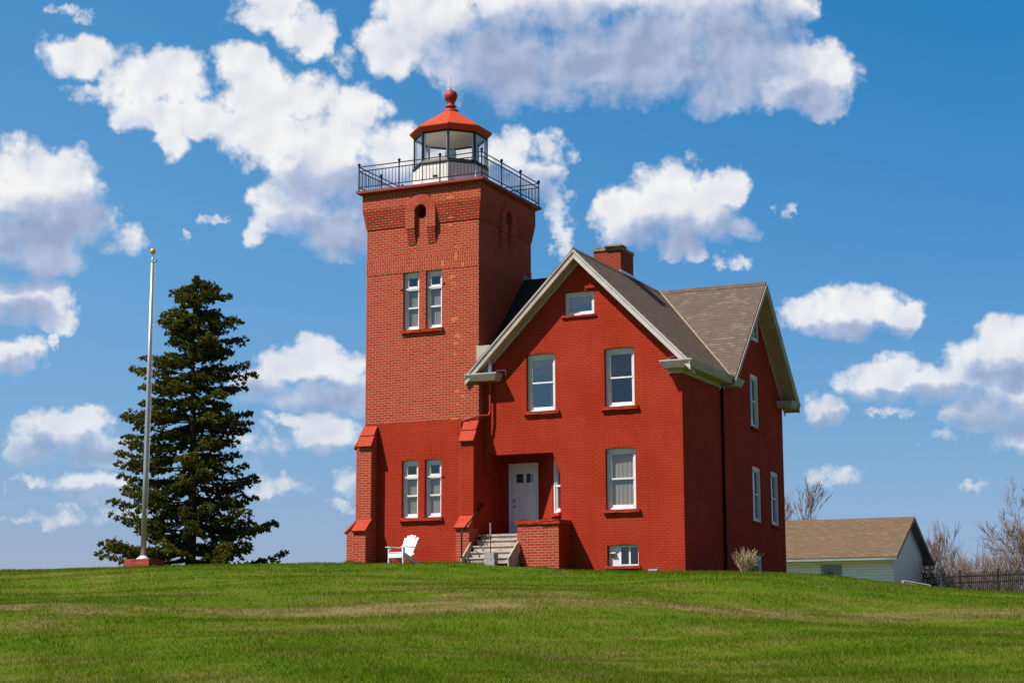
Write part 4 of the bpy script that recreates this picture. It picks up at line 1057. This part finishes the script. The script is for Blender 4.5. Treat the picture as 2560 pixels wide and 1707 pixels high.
# ------------------------------------------------------------------ adirondack chair
def chair():
    x,y=1.80,-.95; root=thing('garden_chair','white slatted garden chair on the grass in front of the tower','chair',(x,y,gz(x,y)-.03),R_(-9),local=True); root.scale=(.88,.88,.88)
    W=M['whitechair']
    for s in (-1,1):
        m=MB(); xx=s*.285
        m.bar((xx,-.36,.0),(xx,-.36,.52),.035,.10); m.build('leg',W,root,bevel=.003)
        m=MB(); m.bar((s*.25,-.38,.33),(s*.25,.46,.03),.03,.13); m.build('leg',W,root,bevel=.003)
        m=MB(); m.poly([(xx-s*.06,-.44,.53),(xx+s*.10,-.44,.53),(xx+s*.11,.05,.53),(xx+s*.06,.36,.53),(xx-s*.02,.36,.53),(xx-s*.06,-.44,.555),(xx+s*.10,-.44,.555),(xx+s*.11,.05,.555),(xx+s*.06,.36,.555),(xx-s*.02,.36,.555)],[(0,1,2,3,4),(9,8,7,6,5),(0,5,6,1),(1,6,7,2),(2,7,8,3),(3,8,9,4),(4,9,5,0)]); m.build('armrest',W,root)
    m=MB(); m.bar((-.30,-.40,.27),(.30,-.40,.27),.03,.14); m.build('front_rail',W,root,bevel=.003)
    for k in range(5):
        t=k/4; m=MB(); m.box(-.27,.27,-.37+.1*k,-.37+.1*k+.085,.36-.032*k,.385-.032*k); m.build('seat_slat',W,root)
    for k in range(5):
        u=(k-2); top=.95-.022*u*u; m=MB(); b=Vector((u*.088,.10,.24)); e=Vector((u*.118,.44,top)); m.bar(b,e,.102,.02,up=(0,-1,.35)); 
        m.build('back_slat',W,root,bevel=.004)
    for z,yy in ((.34,.17),(.72,.36)):
        m=MB(); m.bar((-.30 if z<.6 else -.27,yy,z),(.30 if z<.6 else .27,yy,z),.03,.06); m.build('back_rail',W,root)
M['whitechair']=paint_mat('white_chair_paint',(.64,.65,.67),.5,.03)
chair()
# rod standing in its concrete block
x,y=4.72,-1.42; z=gz(x,y)
t_=thing('metal_rod','thin metal rod standing in a grey concrete block at the foot of the porch steps','rod',(x,y,z))
m2=MB(); m2.box(x-.15,x+.15,y-.13,y+.13,z-.1,.445); m2.build('concrete_block',M['concrete'],t_,rough=.005)
m2=MB(); m2.tube([(x-.01,y,.40),(x-.02,y,.93)],.012,6); m2.build('rod',M['black'],t_)
m2=MB(); m2.tube([(x-.02,y,.93),(x-.02,y,1.25)],.019,6); m2.build('rod_sleeve',M['galv'],t_)
# ground floodlight
x,y=8.87,-.12; z=gz(x,y)
t_=thing('floodlight','small grey floodlight lying in the grass against the house front','floodlight',(x,y,z))
m2=MB(); m2.box(x-.13,x+.13,y-.08,y+.08,z+.02,z+.075); m2.build('housing',M['concrete'],t_,bevel=.012)
m2=MB(); m2.box(x-.02,x+.02,y-.02,y+.02,z-.05,z+.02); m2.build('stake',M['black'],t_)
# dried perennial clump with a few green shoots
x,y=11.0,1.26; z=gz(x,y)
t_=thing('dry_plant','clump of dead straw coloured stems with green in its middle, by the shaded side wall','plant',(x,y,z))
def dry(mname,n,h0,h1,spread,seed,w):
    rr=random.Random(seed); m=MB()
    for k in range(n):
        a=rr.uniform(0,2*PI); s=abs(rr.gauss(0,spread)); h=rr.uniform(h0,h1); r=rr.random()*.13
        p=Vector((x+r*math.cos(a),y+r*math.sin(a),z-.02)); d=Vector((math.cos(a)*s,math.sin(a)*s,1)).normalized(); q=p+d*h*.6; e=q+(d+Vector((rr.gauss(0,.25),rr.gauss(0,.25),-.1))).normalized()*h*.45
        m.tube([p,q,e],[w,w*.8,w*.4],3,caps=False)
        for j in range(3):
            b=p.lerp(e,rr.uniform(.4,.95)); dd=(d+Vector((rr.gauss(0,.7),rr.gauss(0,.7),rr.gauss(0,.3)))).normalized(); m.tube([b,b+dd*rr.uniform(.05,.14)],[w*.6,w*.3],3,caps=False)
    return m.build(mname,M['straw' if mname=='dead_stems' else 'greenleaf'],t_)
M['straw']=paint_mat('dry_straw',(.42,.30,.17),.85,.25,scale=15); M['greenleaf']=paint_mat('green_shoot',(.04,.16,.05),.6,.2,scale=15)
dry('dead_stems',130,.30,.70,.55,3,.007); dry('green_shoots',22,.30,.52,.28,4,.012)

# ------------------------------------------------------------------ sky
BLOBS=[(28.82,19.14,1.17,1.13),(27.35,19.98,2.26,1.42),(25.87,18.76,2.25,1.35),(23.8,18.34,2.54,1.49),(20.86,18.57,2.99,1.63),(23.64,20.54,4.24,1.28),(18.49,19.73,3.16,1.56),(17.06,18.3,2.39,1.56),(15.56,20.14,1.28,0.78),(14.92,17.79,1.64,1.13),(14.12,18.15,0.89,0.92),(14.44,17.08,0.89,0.68),(32.94,20.1,1.28,0.85),(31.76,19.61,1.13,0.78),(31.46,18.86,0.67,0.5),(39.08,18.26,1.31,0.74),(37.16,17.3,1.31,1.28),(36.04,17.77,1.34,1.13),(35.58,16.57,1.77,0.78),(35.97,15.65,0.59,0.64),(33.76,18.3,1.04,0.85),(33.17,17.36,1.63,1.06),(31.72,17.41,1.34,0.85),(33.72,16.37,1.33,0.71),(32.56,15.86,1.92,1.13),(31.1,14.93,2.2,1.28),(29.97,17.04,1.19,0.78),(30.83,16.05,1.77,1.06),(31.8,13.93,1.61,1.13),(30.5,13.12,1.6,0.99),(33.22,13.19,0.41,0.64),(28.79,15.53,1.32,1.13),(28.77,13.99,1.9,1.56),(26.6,14.57,1.9,1.7),(24.85,15.7,1.18,0.85),(24.04,14.99,0.88,0.71),(40.88,13.94,1.9,1.56),(39.67,14.15,1.53,1.2),(39.09,13.23,1.31,1.13),(40.55,12.46,2.18,1.2),(39.58,11.83,1.3,0.57),(40.6,10.55,1.59,0.92),(39.64,10.04,0.86,0.54),(40.79,8.83,0.89,0.68),(19.47,14.22,1.46,1.28),(20.93,13.55,1.31,1.06),(18.62,13.64,1.6,1.06),(17.74,14.31,0.88,0.78),(19.22,12.67,0.87,0.64),(17.2,13.17,0.73,0.43),(18.72,12.23,0.51,0.26),(15.02,10.3,1.08,0.71),(13.75,10.53,1.15,0.68),(12.79,10.29,1.08,0.71),(12.04,10.05,0.65,0.6),(14.19,9.85,1.44,0.4),(14.56,7.22,0.69,0.54),(13.15,8.01,1.14,0.71),(12.25,8.4,0.79,0.64),(11.11,7.94,1.29,0.64),(9.74,8.44,1.43,1.06),(8.64,9.21,1.29,0.85),(8.72,7.58,1.57,1.35),(9.81,7.0,1.14,0.64),(8.52,6.21,1.0,0.57),(31.08,9.31,0.79,0.64),(31.85,8.73,1.43,0.64),(30.58,8.61,1.29,0.71),(32.97,8.16,1.15,0.5),(31.55,7.75,2.29,0.5),(29.86,7.91,0.86,0.71),(30.83,6.5,1.21,0.71),(31.68,6.98,0.71,0.28),(39.1,6.5,1.57,0.78),(38.44,6.86,0.86,0.57),(40.07,5.92,0.93,0.57),(38.14,5.9,1.28,0.6),(38.36,4.8,1.35,0.5)]
SHADE=[(22.47,18.88,4.94,1.35),(18.51,18.64,3.44,1.63),(24.4,17.79,2.23,0.85),(19.99,17.51,3.27,0.64),(14.94,17.03,1.19,0.57),(16.59,19.51,1.65,0.85),(30.35,12.98,2.18,0.78),(29.94,14.39,2.49,0.71),(25.14,14.44,1.9,0.71),(39.87,12.36,2.32,1.06),(40.51,11.44,1.74,0.57),(38.81,13.24,0.87,0.85),(40.58,10.07,1.15,0.54),(40.65,8.5,0.64,0.35),(19.07,12.83,1.89,0.68),(17.34,13.25,0.87,0.54),(13.93,9.59,2.44,0.34),(13.04,7.48,1.43,0.34),(10.46,7.44,1.43,0.37),(8.96,8.06,1.15,0.4),(9.03,6.7,1.43,0.64),(14.5,6.87,0.6,0.28),(31.41,7.73,2.72,0.51),(38.67,5.82,1.99,0.43),(39.99,5.49,0.85,0.28),(30.54,5.87,1.14,0.31),(38.35,4.46,1.42,0.26),(32.92,5.64,0.78,0.31)]
WISP=[(39.62,19.55,0.68,0.31),(38.92,19.41,0.45,0.26),(38.76,17.13,1.26,0.43),(30.43,18.55,0.6,0.71),(31.18,19.63,0.68,0.85),(37.41,12.62,1.09,0.71),(36.86,12.51,0.51,0.35),(23.46,15.69,0.88,0.78),(23.32,14.14,0.66,1.28),(23.83,14.71,0.88,0.85),(23.11,13.01,0.44,0.85),(15.69,13.68,0.47,0.48),(34.64,13.36,0.66,0.23),(14.56,5.13,1.07,0.4),(12.78,7.1,1.0,0.2),(10.12,4.55,0.85,0.26),(32.93,6.2,1.28,0.78),(32.21,4.95,1.42,0.5),(29.97,4.96,0.85,0.57),(30.38,4.26,0.57,0.26),(40.44,3.7,0.85,0.2),(38.99,3.77,1.56,0.45),(37.95,4.6,1.56,0.57),(39.67,9.22,0.32,0.2),(35.61,12.76,0.29,0.2),(40.23,4.97,0.71,0.2),(27.33,16.25,0.59,0.28),(32.39,7.04,0.86,0.26),(36.99,3.93,0.85,0.28),(17.37,12.06,0.87,0.35),(10.78,6.28,0.86,0.35),(40.76,4.89,0.28,0.35)]

world=bpy.data.worlds.new('World'); scene.world=world; world.use_nodes=True
nt=world.node_tree; nt.nodes.clear()
SUN_EL=52.5; sdir=Vector((-.84,-1,1.70)).normalized()
out=nt.nodes.new('ShaderNodeOutputWorld'); bg=nt.nodes.new('ShaderNodeBackground')
sky=nt.nodes.new('ShaderNodeTexSky'); sky.sky_type='NISHITA'; sky.sun_disc=False
sky.sun_elevation=math.asin(sdir.z); sky.sun_rotation=math.atan2(sdir.x,sdir.y)
sky.altitude=200; sky.air_density=1.0; sky.dust_density=.6; sky.ozone_density=2.2
dirv=nt.nodes.new('ShaderNodeTexCoord').outputs['Generated']
sp=node(nt,'ShaderNodeSeparateXYZ',{0:dirv})
az=mth(nt,'MULTIPLY',mth(nt,'ARCTAN2',mth(nt,'MULTIPLY',sp.outputs[0],-1.0),sp.outputs[1]),180/PI)
el=mth(nt,'MULTIPLY',mth(nt,'ARCSINE',sp.outputs[2]),180/PI)
P0=node(nt,'ShaderNodeCombineXYZ',{0:az,1:el}).outputs[0]
def vm(op,a,b=None,c=None):
    n=nt.nodes.new('ShaderNodeVectorMath'); n.operation=op
    for k,v in enumerate((a,b,c)):
        if v is None: continue
        if isinstance(v,bpy.types.NodeSocket): nt.links.new(v,n.inputs[k])
        else: n.inputs[k].default_value=v
    return n
def wnoise(vec,scale,detail,rough,lac=2.0):
    n=node(nt,'ShaderNodeTexNoise',{'Scale':scale,'Detail':detail,'Roughness':rough,'Lacunarity':lac,'Vector':vec},noise_dimensions='2D'); return n
w1=wnoise(P0,.9,3,.55).outputs['Color']
wv=vm('MULTIPLY',vm('SUBTRACT',w1,(.5,.5,.5)).outputs[0],(1.1,.75,0)).outputs[0]
Pw=vm('ADD',P0,wv).outputs[0]
def field(P,blobs,k=.22,acc=None):
    for (a,e,rx,ry) in blobs:
        v=vm('MULTIPLY_ADD',P,(1/rx,1/ry,0),(-a/rx,-e/ry,0)).outputs[0]
        d=vm('DOT_PRODUCT',v,v).outputs['Value']
        acc=d if acc is None else mth(nt,'SMOOTH_MIN',acc,d,k)
    return acc
D0=field(Pw,BLOBS)
D1=field(vm('ADD',P0,vm('MULTIPLY',vm('SUBTRACT',w1,(.5,.5,.5)).outputs[0],(1.6,.9,0)).outputs[0]).outputs[0],SHADE,.5)   # thicker, shaded undersides
def detail(P):
    f=wnoise(P,.62,7,.52,2.15).outputs['Fac']
    g=wnoise(P,2.6,5,.6,2.0).outputs['Fac']
    v=node(nt,'ShaderNodeTexVoronoi',{'Vector':P,'Scale':1.35,'Detail':2.5,'Roughness':.5,'Lacunarity':2.3,'Smoothness':.5},voronoi_dimensions='2D',feature='SMOOTH_F1').outputs['Distance']
    return mth(nt,'ADD',mth(nt,'ADD',mth(nt,'MULTIPLY',mth(nt,'SUBTRACT',f,.5),1.5),mth(nt,'MULTIPLY',mth(nt,'SUBTRACT',g,.5),.42)),mth(nt,'MULTIPLY',mth(nt,'SUBTRACT',.36,v),.55))
F0=detail(P0)
def lump(P):
    f=wnoise(P,.6,2.2,.45,2.1).outputs['Fac']
    v=node(nt,'ShaderNodeTexVoronoi',{'Vector':P,'Scale':.8,'Detail':1.0,'Roughness':.5,'Lacunarity':2.3,'Smoothness':.8},voronoi_dimensions='2D',feature='SMOOTH_F1').outputs['Distance']
    return mth(nt,'ADD',mth(nt,'MULTIPLY',f,1.5),mth(nt,'MULTIPLY',v,-.55))
Pl=vm('ADD',P0,vm('MULTIPLY',vm('SUBTRACT',w1,(.5,.5,.5)).outputs[0],(.5,.5,0)).outputs[0]).outputs[0]
G0=lump(Pl); G1=lump(vm('ADD',Pl,(.26,.36,0)).outputs[0])
d0=mth(nt,'ADD',mth(nt,'SUBTRACT',1.34,D0),F0)
# thin torn wisps, drawn out by a stronger warp
w2=wnoise(P0,2.1,4,.6).outputs['Color']
Pq=vm('ADD',Pw,vm('MULTIPLY',vm('SUBTRACT',w2,(.5,.5,.5)).outputs[0],(.9,.7,0)).outputs[0]).outputs[0]
D2=field(Pq,WISP,.3)
wis=node(nt,'ShaderNodeMapRange',{'Value':mth(nt,'ADD',mth(nt,'SUBTRACT',1.10,D2),mth(nt,'MULTIPLY',F0,1.3)),'From Min':0.0,'From Max':1.25,'To Max':.86},interpolation_type='SMOOTHSTEP').outputs[0]
# other fair-weather cloud over the rest of the sky (seen only in reflections)
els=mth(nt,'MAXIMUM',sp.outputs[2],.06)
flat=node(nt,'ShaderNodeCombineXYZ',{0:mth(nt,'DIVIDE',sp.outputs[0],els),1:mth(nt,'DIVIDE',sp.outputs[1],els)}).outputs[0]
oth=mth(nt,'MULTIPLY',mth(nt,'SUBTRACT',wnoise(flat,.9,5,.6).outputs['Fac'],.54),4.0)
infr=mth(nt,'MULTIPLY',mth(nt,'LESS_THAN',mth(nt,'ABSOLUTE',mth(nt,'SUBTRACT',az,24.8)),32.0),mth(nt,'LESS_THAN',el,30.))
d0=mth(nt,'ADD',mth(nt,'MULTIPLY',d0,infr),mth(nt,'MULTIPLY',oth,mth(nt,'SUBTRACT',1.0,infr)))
alpha=node(nt,'ShaderNodeMapRange',{'Value':d0,'From Min':-.15,'From Max':.78,'To Min':0.0,'To Max':1.0},interpolation_type='SMOOTHSTEP').outputs[0]
alphas=node(nt,'ShaderNodeMapRange',{'Value':d0,'From Min':-.16,'From Max':1.15,'To Min':0.0,'To Max':1.0},interpolation_type='SMOOTHSTEP').outputs[0]
under=node(nt,'ShaderNodeMapRange',{'Value':mth(nt,'ADD',mth(nt,'SUBTRACT',.75,D1),mth(nt,'MULTIPLY',G0,.55)),'From Min':-1.15,'From Max':.85},interpolation_type='SMOOTHSTEP').outputs[0]
soft=node(nt,'ShaderNodeMapRange',{'Value':under,'From Min':.1,'From Max':.6}).outputs[0]
mxa=nt.nodes.new('ShaderNodeMix'); nt.links.new(soft,mxa.inputs[0]); nt.links.new(alpha,mxa.inputs[2]); nt.links.new(alphas,mxa.inputs[3]); alpha=mxa.outputs[0]
relief=mth(nt,'SUBTRACT',G1,G0)
alpha=mth(nt,'MAXIMUM',alpha,mth(nt,'MULTIPLY',wis,infr))
thin=mth(nt,'MULTIPLY',mth(nt,'SUBTRACT',.9,d0,clamp=True),-.12)
sh=mth(nt,'ADD',mth(nt,'ADD',mth(nt,'MULTIPLY',under,.72),mth(nt,'MULTIPLY_ADD',relief,RELIEF,.15)),thin,clamp=True)
cl=ramp(nt,sh,[(0,CL0),(.3,CL1),(.65,CL2),(1,CL3)])
# the sky itself: nishita, deeper in hue; unseen upper sky dimmed to tune ambient light
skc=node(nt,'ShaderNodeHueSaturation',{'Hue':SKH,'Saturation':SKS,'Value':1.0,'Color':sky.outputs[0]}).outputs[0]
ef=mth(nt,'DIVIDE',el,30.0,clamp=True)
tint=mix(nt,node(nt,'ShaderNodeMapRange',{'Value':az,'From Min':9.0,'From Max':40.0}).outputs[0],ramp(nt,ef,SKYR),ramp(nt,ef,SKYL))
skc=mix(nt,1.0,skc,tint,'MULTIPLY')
low=node(nt,'ShaderNodeMapRange',{'Value':el,'From Min':1.0,'From Max':11.0,'To Min':.38,'To Max':1.0}).outputs[0]   # far clouds fade into the air
fin=mix(nt,mth(nt,'MULTIPLY',alpha,mth(nt,'ADD',mth(nt,'MULTIPLY',low,.65),.35)),skc,cl)
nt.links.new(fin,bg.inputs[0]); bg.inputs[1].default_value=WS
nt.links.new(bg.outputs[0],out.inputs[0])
world.cycles.sampling_method='MANUAL'; world.cycles.sample_map_resolution=256

# ------------------------------------------------------------------ sun, camera, output
sl=bpy.data.lights.new('sun','SUN'); sl.energy=SUNE; sl.angle=R_(.53); sl.color=(1.0,.955,.88)
so=bpy.data.objects.new('sun',sl); col.objects.link(so); so.rotation_euler=sdir.to_track_quat('Z','Y').to_euler(); so.location=(-20,-20,40)
cd=bpy.data.cameras.new('camera'); cam=bpy.data.objects.new('camera',cd); col.objects.link(cam); scene.camera=cam
cd.sensor_width=36; cd.lens=36*4401.79/2560; cd.clip_end=6000; cd.clip_start=.1
yaw,pit,rol=.4324,.1670,-.0031
fw=Vector((-math.sin(yaw)*math.cos(pit),math.cos(yaw)*math.cos(pit),math.sin(pit))); r=Vector((math.cos(yaw),math.sin(yaw),0)); u=r.cross(fw)
r2=r*math.cos(rol)+u*math.sin(rol); u2=-r*math.sin(rol)+u*math.cos(rol)
cam.matrix_world=Matrix(((r2.x,u2.x,-fw.x,25.1735),(r2.y,u2.y,-fw.y,-44.3524),(r2.z,u2.z,-fw.z,-1.8198),(0,0,0,1)))
for o in list(scene.objects):
    if 'base' in o.keys(): del o['base']
vs=scene.view_settings; vs.view_transform='Standard'; vs.look='None'; vs.exposure=EXPO; vs.gamma=1.0
cy=scene.cycles; cy.max_bounces=8; cy.diffuse_bounces=3; cy.glossy_bounces=4; cy.transparent_max_bounces=12; cy.use_denoising=True
cy.sample_clamp_indirect=6
